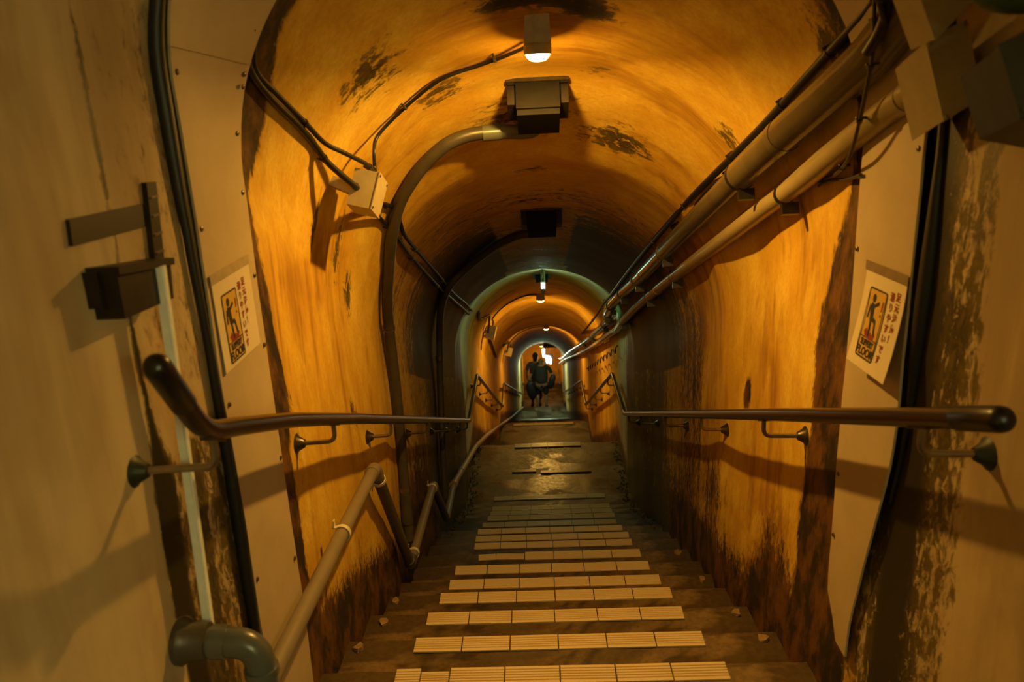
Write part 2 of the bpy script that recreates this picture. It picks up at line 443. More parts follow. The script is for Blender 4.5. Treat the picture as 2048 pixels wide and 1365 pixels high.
def marks(p, Y, v, side):
    zs = ZS(Y); z = p.z
    m = [0.0, 0.0, 0.0, 0.0]
    wob = noise.noise(Vector((z * 3.1, side * 5, 1))) * .5 + noise.noise(Vector((z * 9, side * 5, 4))) * .25
    for by, bv, ry, rv, ch, st in BL2:
        dy = (Y - by) / ry; dv = (v - bv) / rv
        if abs(dy) < 2.2 and abs(dv) < 2.2: m[ch] += st * math.exp(-dy * dy - dv * dv)
    e = 1.56
    m[2] = max(m[2], 1 - sstep(e - .1, e + .1, Y))
    # dark brown strip on the far side of the cover panels
    hi = sstep(-.05, -.6, z)
    wdt = .04 + (.20 if side > 0 else .06) * hi + (.0 if side > 0 else .05) * g(z + .02, .15)
    if side != 0:
        m[1] += .72 * sstep(1.60, 1.66, Y) * (1 - sstep(1.72 + wdt * .8 + wob * .05, 1.76 + wdt * 1.1 + wob * .06, Y))
    # old damp joint just before the panels
    if side > 0:
        m[0] += .74 * sstep(1.17 + wob * .06, 1.24 + wob * .06, Y) * (1 - sstep(1.60, 1.66, Y)) * (.72 + .4 * g(Y - 1.42, .06)) * sstep(.12, -.02, z)
        if z > -.35: m[0] -= .10 * g(Y - 1.30, .07)
    if side < 0:
        m[0] += .75 * g(Y - (1.185 + wob * .02), .010 + .012 * hi) * (1 - .4 * sstep(.1, .2, z))
        lower = sstep(-.45, -.62, z)
        m[0] += .56 * lower * sstep(1.14 + wob * .03, 1.17 + wob * .03, Y) * (1 - sstep(1.60, 1.66, Y))
        m[1] += .40 * (1 - lower) * sstep(1.18, 1.24, Y) * (1 - sstep(1.42, 1.5, Y))
    # wall foot
    hf = z - interp(GRADE, Y)
    if Y > 1.55:
        m[1] += .46 * (1 - sstep(.04, .30, hf)) + (.40 if side < 0 else .24) * (1 - sstep(.15, .75 + .25 * wob, hf)) * sstep(1.6, 1.8, Y)
    # dark mildew towards the foot of the first flight
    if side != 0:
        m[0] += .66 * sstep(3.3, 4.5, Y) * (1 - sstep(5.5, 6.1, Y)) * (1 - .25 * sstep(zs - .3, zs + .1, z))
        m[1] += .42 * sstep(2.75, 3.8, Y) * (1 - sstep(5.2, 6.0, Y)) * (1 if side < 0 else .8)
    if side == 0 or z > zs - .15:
        m[0] += .40 * sstep(2.85, 3.3, Y) * (1 - sstep(5.25, 5.4, Y))  # shade past the vault's kink painted in, along with soot
    # tube light painted on the landings: paler lining, greener towards the vault
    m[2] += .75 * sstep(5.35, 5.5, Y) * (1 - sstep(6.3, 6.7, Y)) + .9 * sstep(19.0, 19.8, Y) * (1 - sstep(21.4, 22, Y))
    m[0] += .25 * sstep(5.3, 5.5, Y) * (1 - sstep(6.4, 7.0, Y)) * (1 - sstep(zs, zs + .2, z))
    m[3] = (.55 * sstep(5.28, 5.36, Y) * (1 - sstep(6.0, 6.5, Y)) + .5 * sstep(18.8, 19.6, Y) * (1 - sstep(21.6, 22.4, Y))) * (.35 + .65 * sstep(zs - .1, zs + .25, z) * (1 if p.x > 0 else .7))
    return m
def ylist():
    y = -3.2; out = []
    while y < 27.01:
        out.append(y)
        y += .15 if y < .5 else .022 if y < 3.4 else .04 if y < 7 else .1 if y < 12 else .25
    return out
YS = ylist()
def lining(name, vs_of, side):
    me = bpy.data.meshes.new(name)
    V_ = []; UVv = []; MK = []
    nv = None
    for Y in YS:
        vl = vs_of(Y); nv = len(vl)
        for v in vl:
            p0, n = prof(Y, v)
            p = p0 + n * relief(p0)
            sd = side
            if side == 0: sd = 1 if p0.x > .2 else (-1 if p0.x < -.2 else 0)
            V_.append(p); UVv.append((Y, v)); MK.append(marks(p0, Y, v, sd))
    F = []
    for i in range(len(YS) - 1):
        for k in range(nv - 1):
            F.append((i * nv + k, (i + 1) * nv + k, (i + 1) * nv + k + 1, i * nv + k + 1))
    me.from_pydata([tuple(p) for p in V_], [], F)
    uvl = me.uv_layers.new(name='UVMap')
    flat = []
    for l in me.loops: flat += UVv[l.vertex_index]
    uvl.data.foreach_set('uv', flat)
    ca = me.attributes.new('marks', 'FLOAT_COLOR', 'POINT')
    flat = []
    for m in MK: flat += [max(0, min(1.5, q)) for q in m]
    ca.data.foreach_set('color', flat)
    me.materials.append(M_WALL)
    for p_ in me.polygons: p_.use_smooth = True
    o = bpy.data.objects.new(name, me); C.objects.link(o)
    o['kind'] = 'structure'
    return o
NW, NA = 56, 84
lining('wall_right', lambda Y: [((interp(GRADE, Y) - .22) - ZS(Y)) * (1 - i / NW) for i in range(NW + 1)], 1)
lining('wall_left', lambda Y: [PI * ARC + (ZS(Y) - (interp(GRADE, Y) - .22)) * i / NW for i in range(NW + 1)], -1)
lining('ceiling', lambda Y: [PI * ARC * i / NA for i in range(NA + 1)], 0)
def end_wall(name, Y, zlo, zhi):
    mb = MB()
    rows = [[Vector((-.8 + 1.7 * k / 10, Y + .008 * noise.noise(Vector((k, i, 2))), zlo + (zhi - zlo) * i / 12)) for k in range(11)] for i in range(13)]
    mb.slab(rows, lambda i, k: Vector((0, 1 if Y < 0 else -1, 0)), .1)
    o = obj(name, mb, simple('ochre_end_wall', (.50, .26, .05), .8, 0, .4, 5, .3)); o['kind'] = 'structure'
end_wall('wall_back', 25.2, -9.4, -6.6)
end_wall('wall_front', -3.1, -1.6, .6)

# ------------------------------------------------------------------ floor: landings, steps, tiles
fl = MB()
def slab_floor(y0, y1, z, nx=16, ny=10, amp=.004):
    rows = []
    for i in range(ny + 1):
        y = y0 + (y1 - y0) * i / ny
        rows.append([Vector((CX(y) - .72 + 1.44 * k / nx, y, z + amp * noise.noise(Vector((k * .7, y * 4, z))))) for k in range(nx + 1)])
    fl.slab(rows, lambda i, k: Vector((0, 0, 1)), .25)
slab_floor(-3.2, 1.55, -1.39)
slab_floor(5.52, 6.60, -2.99, 24, 20, .007)
slab_floor(10.05, 10.97, -4.63)
slab_floor(20.15, 20.95, -8.35)
slab_floor(23.0, 26.0, -9.2)
floor = obj('floor', fl, M_WET, loc=Vector((0, 0, -2)))
floor['kind'] = 'structure'
NOS = [(1.84, -1.510), (2.128, -1.628), (2.425, -1.749), (2.712, -1.866), (2.945, -1.962), (3.235, -2.080), (3.535, -2.202), (3.836, -2.325),
       (4.075, -2.423), (4.34, -2.532), (4.61, -2.643), (4.885, -2.752), (5.06, -2.812), (5.235, -2.872), (5.55, -2.955)]
ROWX = [(-.430, .482), (-.425, .480), (-.432, .474), (-.426, .483), (-.418, .477), (-.427, .472), (-.40, .474), (-.392, .469), (-.407, .480),
        (-.418, .471), (-.410, .465), (-.397, .479), (-.39, .478), (-.387, .478), (-.39, .470)]
def make_step(yb, yn, z, far=False):
    mb = MB()
    nx = 26 if not far else 6
    rows = []
    for i in range(7):
        t = i / 6
        row = []
        for k in range(nx + 1):
            x = CX(yn) - .71 + 1.42 * k / nx
            e = .007 * noise.noise(Vector((x * 7, yn * 5, 1))) * t
            row.append(Vector((x, yb - .02 + (yn - yb + .02) * t + e, z + .003 * noise.noise(Vector((x * 6, yn * 7 + t * 2, 5))) - (.004 if i == 6 else 0))))
        rows.append(row)
    mb.slab(rows, lambda i, k: Vector((0, 0, 1)), .30)
    return obj('step', mb, M_CONC, floor)
def tile_mesh(mat):
    """ribbed nosing tile, unit: 1 wide (x), runs back from y=0 to y=-1 , top at z=1 over base z=0 (scaled per row)"""
    mb = MB()
    pr = [(0, 0), (0, .85), (-.03, 1)]
    y = -.15
    for k in range(5):
        pr += [(y, 1), (y - .02, .40), (y - .055, .40), (y - .075, 1)]
        y -= .155
    pr += [(-.97, 1), (-1, .85), (-1, 0)]
    n = len(pr)
    vs_ = [(-.5, a, b_) for a, b_ in pr] + [(.5, a, b_) for a, b_ in pr]
    fs = [(i, i + 1, n + i + 1, n + i) for i in range(n - 1)]
    fs += [tuple(range(n - 1, -1, -1)), tuple(range(n, 2 * n))]
    mb.add(vs_, fs)
    return mb.mesh('tile', mat, False)
TM = tile_mesh(M_TILE); TMD = tile_mesh(M_TILED)
def put_tile(step, x0, x1, y, z, depth=.068, me=None, rot=0.0):
    o = bpy.data.objects.new('tile', me or TM); C.objects.link(o)
    o.parent = step
    o.location = Vector(((x0 + x1) / 2, y - .002, z + .001)) - wloc(step)
    o.scale = (x1 - x0 - .004, depth, .006)
    o.rotation_euler = (random.uniform(-.006, .006), random.uniform(-.005, .005), random.uniform(-.008, .008) + rot)
    return o
yb = 1.55
for i, ((y, z), (xl, xr)) in enumerate(zip(NOS, ROWX)):
    st = make_step(yb, y, z); yb = y
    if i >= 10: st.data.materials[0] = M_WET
    wd = (xr - xl) / 6
    for k in range(6):
        a, b_ = xl + wd * k, xl + wd * (k + 1)
        if i == 6 and k == 0: a += .055
        if i == 0 and k == 0:
            put_tile(st, a, a + wd * .47, y, z); put_tile(st, a + wd * .47, b_, y - .014, z, .054); continue
        if i == 6 and k < 2:
            # worn tiles: only the near ribs remain
            put_tile(st, a, b_, y - .012, z, .048, None, -.05 if k else .06); continue
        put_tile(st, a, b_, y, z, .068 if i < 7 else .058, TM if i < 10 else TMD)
# hidden flights, one simple step each
def flight(y0, z0, y1, z1, n, tiles=0):
    for i in range(1, n):
        y = y0 + (y1 - y0) * i / n; z = z0 + (z1 - z0) * i / n
        make_step(y0 + (y1 - y0) * (i - 1) / n, y, z, True)
flight(6.6, -2.99, 10.05, -4.63, 13)
flight(10.97, -4.63, 20.15, -8.35, 30)
flight(20.95, -8.35, 23.0, -9.2, 8)
for (y, z, xl, n_) in ((6.60, -2.985, -.40, 6), (10.965, -4.627, -.42, 6)):
    for k in range(n_):
        if (y < 7 and k in (0, 5)): continue
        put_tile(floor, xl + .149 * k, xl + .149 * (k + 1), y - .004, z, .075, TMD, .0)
# drain slots in the first lower landing: dark bars paint the shaded recess
for (x0, x1, y0) in ((-.02, .40, 6.02), (-.26, -.06, 6.05)):
    mb = MB(); mb.box(((x0 + x1) / 2, y0, -2.986), ((x1 - x0) / 2, 0, 0), (0, .022, 0), (0, 0, .006))
    obj('drain_slot', mb, simple('slot_shade', (.006, .005, .004), .4), floor, False)
# coarse gravel along both wall feet of the landing and lower steps
mb = MB()
for i in range(420):
    Y = random.uniform(4.2, 6.6)
    s = random.choice((-1, 1))
    W = interp(WID, Y)
    z = -2.99 if Y > 5.55 else interp(NOS, Y) - .0
    if Y < 5.55:
        z = next(zz for (yy, zz) in NOS if yy >= Y)
    x = CX(Y) + s * (W - abs(random.gauss(.03, .02)))
    r = random.uniform(.004, .011)
    c = Vector((x, Y, z + r * .4))
    vs_ = [c + Vector((random.uniform(.7, 1.2) * r * a, random.uniform(.7, 1.2) * r * b_, random.uniform(.6, 1.1) * r * d)) for a, b_, d in ((1, 0, 0), (-1, 0, 0), (0, 1, 0), (0, -1, 0), (0, 0, 1), (0, 0, -1))]
    mb.add(vs_, [(0, 2, 4), (2, 1, 4), (1, 3, 4), (3, 0, 4), (2, 0, 5), (1, 2, 5), (3, 1, 5), (0, 3, 5)])
gr = obj('gutter_gravel', mb, M_STONE, None, False)
tag(gr, 'wet glinting gravel lying along the wall feet of the lower landing', 'gravel', kind='stuff')
# fallen plaster chips on step ends
CH = [('left', -.60, 1), ('left', -.585, 2), ('left', -.60, 3), ('right', .66, 1), ('right', .655, 2), ('right', .65, 4), ('right', .66, 6)]
for side, x, i in CH:
    y, z = NOS[i]; z2 = z
    mb = MB(); pts = []
    for k in range(8):
        a = 2 * PI * k / 8; r = random.uniform(.010, .020)
        pts.append(Vector((x + r * math.cos(a), y - .045 + r * 1.2 * math.sin(a), z2)))
    top = [p + Vector((random.uniform(-.003, .003), random.uniform(-.003, .003), random.uniform(.006, .016))) for p in pts]
    mb.add(pts + top, [tuple(range(7, -1, -1)), tuple(range(8, 16))] + [(k, (k + 1) % 8, 8 + (k + 1) % 8, 8 + k) for k in range(8)])
    nth = ['nearest the camera', 'second from the camera', 'third from the camera', 'farthest from the camera']
    idx = [q for q in CH if q[0] == side].index((side, x, i))
    o = obj('plaster_chip', mb, M_CHIP, None, False)
    tag(o, 'pale plaster chip by the %s wall foot, %s' % (side, nth[idx] if not (side == 'left' and idx == 2) else 'farthest from the camera'), 'rubble', 'plaster chips on the step ends')

# ------------------------------------------------------------------ cover panels and their rubber seals
def panel(label, y0f, y1f, v0, v1, off, parts_screws, mat=M_PANEL, sg=1):
    root = thing('metal_cladding', label, 'panel', surf((y0f(v0) + y1f(v0)) / 2, v0, 0))
    nv, ny = 44, 6
    rows = []; nr = []
    for i in range(nv + 1):
        v = v0 + (v1 - v0) * i / nv
        a, b_ = y0f(v), y1f(v)
        r = []; q = []
        for k in range(ny + 1):
            Y = a + (b_ - a) * k / ny
            p, n = prof(Y, v + sg * (ZS(Y) - ZS(1.55))); r.append(p + n * (off + .003 * noise.noise(Vector((Y * 6, v * 2.2, 3))))); q.append(n)
        rows.append(r); nr.append(q)
    mb = MB(); mb.slab(rows, lambda i, k: nr[i][k], .005)
    obj('sheet', mb, mat, root)
    for (Y, v) in parts_screws:
        p, n = prof(Y, v)
        s = MB(); s.lathe(p + n * (off + .0005), n, [(0, .0055), (.002, .0055), (.0035, .0035), (.0036, .001)], 10)
        obj('screw', s, M_SCREW, root)
    return root
def wv(v, s, a=.012): return a * noise.noise(Vector((v * 3.0, s, 2))) + a * .4 * noise.noise(Vector((v * 9.0, s, 5)))
vtop = vL(1.55, .135)
panel('long cream sheet metal strip on left wall, carrying the left slippery floor notice', lambda v: 1.437 + wv(v, 1, .006), lambda v: 1.705 + wv(v, 2), vtop, vL(1.5, -1.40), .022,
      [(1.452, vL(1.45, z)) for z in (.08, -.20, -.55, -.95)] + [(1.690, vL(1.69, z)) for z in (.10, -.03, -.16, -.34, -.50, -.78, -1.05)])
panel('upper cream sheet over the left shoulder of the vault, above the seam', lambda v: 1.425, lambda v: 1.715 - .02, vA(1.55, .10), vtop + .012, .027,
      [(1.44, vtop - .05), (1.685, vtop - .04), (1.44, vtop - .3), (1.685, vtop - .3)])
panel('cream sheet metal strip on right wall with the loose slippery floor notice', lambda v: 1.438 + wv(v, 3) + .13 * sstep(vR(1.5, -.6), vR(1.5, -1.23), v) + .0, lambda v: 1.70 + wv(v, 4, .008) - .075 * sstep(vR(1.5, -1.13), vR(1.5, -1.24), v), vR(1.5, -1.24), vA(1.55, .30), .022,
      [(1.455, vR(1.45, z)) for z in (-.11, -.42)] + [(1.685, vR(1.68, z)) for z in (-.09, -.33, -.86, -1.02)], sg=-1)
def seal(label, Yf, v0, v1, rf, off=.012):
    mb = MB(); n = 60; pts = []; rr = []
    for i in range(n + 1):
        v = v0 + (v1 - v0) * i / n
        pts.append(surf(Yf(v), v, off)); rr.append(rf(v))
    mb.tube(pts, rr, 10)
    o = obj('rubber_seal', mb, M_RUBBER)
    tag(o, label, 'seal')
seal('black rubber seal along the near edge of the left cream panel', lambda v: 1.418 + .008 * math.sin(v * 5), vA(1.42, -.25), vL(1.42, -1.35), lambda v: .011 + .003 * math.sin(v * 7), .012)
seal('tattered black rubber seal along the near edge of the right cream panel', lambda v: 1.418 + .010 * math.sin(v * 6) + .10 * sstep(vR(1.5, -.6), vR(1.5, -1.2), v), vR(1.42, -.80), vA(1.42, .45), lambda v: .004 + (.008 + .004 * math.sin(v * 11)) * sstep(vR(1.42, -.80), vR(1.42, -.45), v), .004)

# ------------------------------------------------------------------ warning notices on the panels
def notice(label, O, U, V, Nn, W, H, lift, tape):
    """O: top-left corner of the paper"""
    O = Vector(O); U = Vector(U).normalized(); Nn = Vector(Nn).normalized(); V = Vector(V); V = (V - U * V.dot(U)).normalized()
    root = thing('warning_notice', label, 'sign', O + U * W / 2 - V * H)
    def P(u, v, h=0.0):     # u right, v down from the top-left
        l = lift * max(0.0, v / H) ** 1.5
        return O + U * u - V * v + Nn * (l + h)
    mb = MB()
    rows = [[P(W * k / 6, H * i / 10, .001) for k in range(7)] for i in range(11)]
    mb.slab(rows, lambda i, k: Nn, .0012)
    obj('paper', mb, M_PAPER, root)
    su0, su1, sv0, sv1 = .032, .112, .030, .172
    def patch(name, u0, u1, v0, v1, h, mat, parent, label=None):
        m = MB(); rows = [[P(u0 + (u1 - u0) * k / 2, v0 + (v1 - v0) * i / 8, h) for k in range(3)] for i in range(9)]
        m.slab(rows, lambda i, k: Nn, .0005); return obj(name, m, mat, parent, False, label=label)
    def shape(name, pts, h, mat, parent):
        m = MB(); q = [P(a, b_, h) for a, b_ in pts]; q2 = [P(a, b_, h - .0004) for a, b_ in pts]; n = len(pts)
        m.add(q + q2, [tuple(range(n)), tuple(range(2 * n - 1, n - 1, -1))] + [(k, (k + 1) % n, n + (k + 1) % n, n + k) for k in range(n)])
        return obj(name, m, mat, parent, False)
    def rrect(u0, u1, v0, v1, r):
        pts = []
        for cu_, cv, a0 in ((u1 - r, v0 + r, -90), (u1 - r, v1 - r, 0), (u0 + r, v1 - r, 90), (u0 + r, v0 + r, 180)):
            for k in range(5):
                a = math.radians(a0 + 22.5 * k); pts.append((cu_ + r * math.cos(a), cv + r * math.sin(a)))
        return pts
    # black border plate then the yellow field, both slightly proud
    def ring(u0, u1, v0, v1, r, wd, h, mat):
        a = rrect(u0, u1, v0, v1, r); b_ = rrect(u0 + wd, u1 - wd, v0 + wd, v1 - wd, max(.0005, r - wd))
        m = MB(); n = len(a); q = [P(x, y, h) for x, y in a] + [P(x, y, h) for x, y in b_]
        m.add(q, [(k, (k + 1) % n, n + (k + 1) % n, n + k) for k in range(n)])
        return obj('border', m, mat, root, False)
    patch('sticker', su0 + .001, su1 - .001, sv0 + .001, sv1 - .001, .0018, M_STICKER, root, 'yellow sticker field')
    ring(su0, su1, sv0, sv1, .007, .0036, .0022, M_INK)
    patch('divider', su0 + .002, su1 - .002, .1295, .1315, .0024, M_INK, root)
    # falling figure
    cx_, cy_ = su0 + .028, sv0 + .020
    shape('figure_head', [(cx_ + .0075 * math.cos(2 * PI * k / 16), cy_ + .0088 * math.sin(2 * PI * k / 16)) for k in range(16)], .0024, M_INK, root)
    X = su0; Y0 = sv0
    body = [(.012, .034), (.016, .031), (.034, .033), (.052, .024), (.054, .030), (.036, .041), (.036, .054), (.052, .060), (.060, .092), (.054, .094), (.046, .068), (.036, .068), (.040, .096), (.033, .098), (.026, .060), (.026, .042), (.018, .041), (.016, .061), (.010, .061)]
    tri = MB()
    def strip(a, b_, wd):
        a = Vector(a); b_ = Vector(b_); d = (b_ - a).normalized(); n = Vector((-d.y, d.x)) * wd / 2
        q = [a + n, b_ + n, b_ - n, a - n]
        tri.add([P(X + p.x, Y0 + p.y, .0024) for p in q], [(0, 1, 2, 3)])
    for a, b_, wd in (((.020, .034), (.034, .036), .010), ((.030, .037), (.053, .026), .007), ((.017, .034), (.013, .062), .006), ((.027, .034), (.032, .064), .015), ((.030, .060), (.036, .098), .008), ((.030, .060), (.050, .064), .009), ((.049, .062), (.057, .093), .007)):
        strip(a, b_, wd)
    obj('figure_body', tri, M_INK, root, False)
    # red exclamation mark and red splashes
    ex = MB(); tri = ex
    strip((.068, .020), (.066, .040), .005); strip((.066, .046), (.0655, .051), .006)
    obj('exclamation_mark', ex, M_RED, root, False)
    sp = MB(); tri = sp
    for k, (a, b_) in enumerate((((.016, .092), (.026, .084)), ((.020, .098), (.034, .088)), ((.034, .099), (.046, .090)), ((.042, .100), (.056, .092)), ((.050, .098), (.062, .088)), ((.024, .094), (.060, .098)))):
        strip(a, b_, .008)
    obj('splash', sp, M_RED, root, False)
    def Pn(u, v, h):
        return P(u, v, h)
    Vt = (P(0, .16) - P(0, .12)).normalized() * -1
    for body_, sz, u, v, mat, bold in (('SLIPPERY', .0180, (su0 + su1) / 2, .1405, M_INK, .0008), ('FLOOR', .0235, (su0 + su1) / 2, .1585, M_INK, .0009)):
        t = text_bm(body_, sz, Pn(u, v, .0020), U, Vt, Nn, bold=bold, sx=.80 if body_ == 'SLIPPERY' else .98)
        obj('lettering', t, mat, root, False)
    for col_, u in (('足元注意！', .156), ('滑りやすいです', .132)):
        for k, chx in enumerate(col_):
            v = .030 + k * .0205 + (.004 if u < .14 else 0)
            t = text_bm(chx, .0185, Pn(u, v, .0014), U, (P(0, v + .01) - P(0, v - .01)).normalized() * -1, Nn, bold=.0006)
            obj('lettering', t, M_FADED if (chx in 'りい！') else M_RED, root, False)
    if tape:
        m = MB(); rows = [[P(-.004 + (W + .008) * k / 6, -.018 + .020 * i / 2, .0022) for k in range(7)] for i in range(3)]
        m.slab(rows, lambda i, k: Nn, .0006)
        obj('tape', m, tape, root, False, label='strip of adhesive tape across the top edge')
    return root
M_TAPE2 = simple('yellowed_tape', (.26, .18, .085), .45)
M_TAPE3 = simple('clear_tape', (.50, .385, .22), .3)
XLp = CX(1.5) - interp(WID, 1.5) + .0255
XRp = CX(1.5) + interp(WID, 1.5) - .0255
notice('slippery floor notice lying flat on the cream panel of the left wall', (XLp, 1.449, -.307), (0, 1, .01), (0, -.06, 1), (1, 0, 0), .205, .180, .001, M_TAPE3)
notice('slippery floor notice hanging tilted and lifted off the right wall panel', (XRp, 1.618, -.362), (0, -1, .03), (0, -.23, 1), (-1, 0, 0), .180, .192, .030, M_TAPE2)

# ------------------------------------------------------------------ remnants, box and trunking on the left near wall
XW = CX(1.2) - interp(WID, 1.2)
def wallbox(name, c4, x0, x1, mat, parent=None):
    """c4: (Y,z) corners, box between two X planes"""
    mb = MB(); mb.hexa([Vector((x0, y, z)) for y, z in c4] + [Vector((x1, y, z)) for y, z in c4])
    return obj(name, mb, mat, parent, False)
o = wallbox('tape_strip', [(1.072, -.128), (1.294, -.133), (1.289, -.170), (1.068, -.164)], XW - .02, XW + .005, M_TAPE)
tag(o, 'wide dark tape strip stuck horizontally on the left wall', 'tape')
root = thing('bracket_bar', 'narrow dark upright bracket bar beside the tape on the left wall', 'bracket', (XW, 1.30, -.28))
wallbox('bar', [(1.296, -.100), (1.330, -.102), (1.304, -.281), (1.272, -.277)], XW - .01, XW + .012, M_RUST, root)
for k in range(5):
    z = -.125 - .030 * k; y = 1.312 - .0045 * k
    mb = MB(); mb.box((XW + .013, y, z), (.002, 0, 0), (0, .013, 0), (0, .0, .0015)); obj('rivet', mb, M_METAL, root, False)
root = thing('wall_box', 'dark rusty box on the left wall at the top of the white trunking', 'box', (XW, 1.17, -.28))
wallbox('box_body', [(1.098, -.206), (1.268, -.226), (1.258, -.286), (1.098, -.278)], XW - .02, XW + .042, M_RUST, root)
wallbox('box_lid', [(1.094, -.200), (1.272, -.221), (1.270, -.232), (1.094, -.212)], XW - .02, XW + .048, M_RUST, root)
wallbox('side_flap', [(1.084, -.205), (1.102, -.207), (1.102, -.262), (1.084, -.258)], XW - .02, XW + .02, M_RUST, root)
root = thing('cable_trunking', 'slim off-white plastic trunking running down the left wall to the grey pipe', 'trunking', (XW + .03, 1.2, -.89))
mb = MB()
a = Vector((XW + .045, 1.222, -.225)); b_ = Vector((XW + .036, 1.186, -.885))
mb.hexa([a + Vector((-.006, -.0085, 0)), a + Vector((.006, -.0085, 0)), a + Vector((.006, .0085, 0)), a + Vector((-.006, .0085, 0)),
         b_ + Vector((-.006, -.0085, 0)), b_ + Vector((.006, -.0085, 0)), b_ + Vector((.006, .0085, 0)), b_ + Vector((-.006, .0085, 0))])
obj('channel', mb, M_TRUNK, root, False)
mb = MB()
mb.hexa([a + Vector((.006, -.0050, 0)), a + Vector((.0085, -.0050, 0)), a + Vector((.0085, .0050, 0)), a + Vector((.006, .0050, 0)),
         b_ + Vector((.006, -.0050, 0)), b_ + Vector((.0085, -.0050, 0)), b_ + Vector((.0085, .0050, 0)), b_ + Vector((.006, .0050, 0))])
obj('cover_strip', mb, M_TRUNK, root, False)
# elbow pipe at the bottom left
root = thing('elbow_pipe', 'grey plastic elbow pipe coming out of the left wall at the bottom', 'pipe', (-.505, 1.13, -1.05))
E0 = Vector((XW + .0, 1.150, -.872)); E1 = Vector((-.507, 1.150, -.880)); E2 = Vector((-.503, 1.142, -1.25))
mb = MB(); mb.tube(bend([E0, E1, E2], .045, 9), .026, 20); obj('pipe', mb, M_PVC, root)
mb = MB(); mb.tube([E0 + (E1 - E0) * .42, E0 + (E1 - E0) * .62], .0295, 20); obj('coupling', mb, M_PVC, root)
mb = MB(); mb.tube([E1 + (E2 - E1) * .13, E1 + (E2 - E1) * .17], .030, 20); obj('coupling', mb, M_PVC, root)
mb = MB(); mb.tube([E1 + (E2 - E1) * .27, E1 + (E2 - E1) * .36], .0295, 20); obj('coupling', mb, M_PVC, root)
mb = MB(); mb.lathe(E0, (1, 0, 0), [(-.01, .040), (.008, .042), (.018, .034), (.05, .031), (.052, .027)], 20); obj('wall_flange', mb, M_PVCD, root)

# ------------------------------------------------------------------ handrails
def handrail(side, label, path, caplen, brackets):
    s = 1 if side == 'right' else -1
    root = thing('handrail', label, 'handrail', Vector(path[0]))
    pts = bend(path, .06, 7)
    mb = MB(); mb.tube(pts, .0165, 16); obj('rail', mb, M_RAIL, root)
    d = (pts[0] - pts[1]).normalized()
    mb = MB(); mb.lathe(pts[0] - d * .10, d, [(0, .0172), (.002, .0185), (.10, .0188), (.108, .0175), (.114, .014), (.118, .008), (.119, .001)], 18)
    obj('end_cap', mb, M_CAP, root, label='black rounded end cap')
    for Y in brackets:
        # rail point at Y
        q = None
        for A, B in zip(pts, pts[1:]):
            if (A.y - Y) * (B.y - Y) <= 0 and abs(B.y - A.y) > 1e-6: q = A + (B - A) * (Y - A.y) / (B.y - A.y); break
        if q is None: continue
        near = Y < 6.7
        W = interp(WID, Y); xw = CX(Y) + s * (W - relief(prof(Y, vR(Y, q.z) if s > 0 else vL(Y, q.z))[0]))
        sg = 12 if near else 6
        br = MB(); br.tube(bend([q + Vector((0, 0, -.013)), q + Vector((0, 0, -.062)), Vector((xw, Y, q.z - .066))], .03, 6), .0062, sg)
        bo = obj('bracket', br, M_METAL, root)
        fm = MB(); fm.lathe(Vector((xw + s * .004, Y, q.z - .066)), (-s, 0, 0), [(0, .028), (.004, .028), (.010, .020), (.026, .011), (.027, .006)], sg + 2)
        obj('wall_flange', fm, M_DARKMETAL if Y > 1.3 else simple('verdigris_metal', (.035, .038, .018), .5, .4, .5, 30), bo)
        if near:
            dd = (B - A).normalized()
            pm = MB(); pm.box(q + Vector((0, 0, -.0165)), dd * .030, (.010, 0, 0), (0, 0, .0025)); obj('saddle_plate', pm, M_DARKMETAL, bo, False)
    return root
RZ = .77
LP = [(-.497, .965, -.312), (-.507, 1.085, -.455), (-.515, 1.22, -.503), (-.53, 1.55, -.628), (-.545, 2.1, -.853), (-.528, 5.36, -2.225), (-.53, 6.30, -2.20), (-.53, 10.12, -4.01), (-.53, 10.90, -3.955), (-.49, 20.1, -7.62), (-.49, 21.0, -7.62), (-.49, 23.0, -8.45), (-.49, 24.5, -8.45)]
RP = [(.607, .985, -.432), (.600, 1.242, -.535), (.600, 1.861, -.784), (.600, 5.31, -2.190), (.600, 6.19, -2.192), (.600, 9.86, -3.92), (.600, 10.88, -3.95), (.62, 20.1, -7.62), (.62, 21.0, -7.62), (.62, 23.0, -8.45), (.62, 24.5, -8.45)]
BR = [2.0 + .82 * k for k in range(4)] + [5.0, 6.6, 7.4, 8.2, 9.0, 9.8, 11.4, 12.6, 13.8, 15, 16.2, 17.4, 18.6]
handrail('left', 'dark brown left handrail with a raised black end cap and steel brackets', LP, .1, [1.115, 1.885, 2.62, 3.43, 4.2, 4.78, 5.2] + BR[5:])
handrail('right', 'dark brown right handrail with a straight black end cap and steel brackets', RP, .1, [1.17, 1.99, 2.76, 3.57, 4.45, 5.05] + BR[5:])

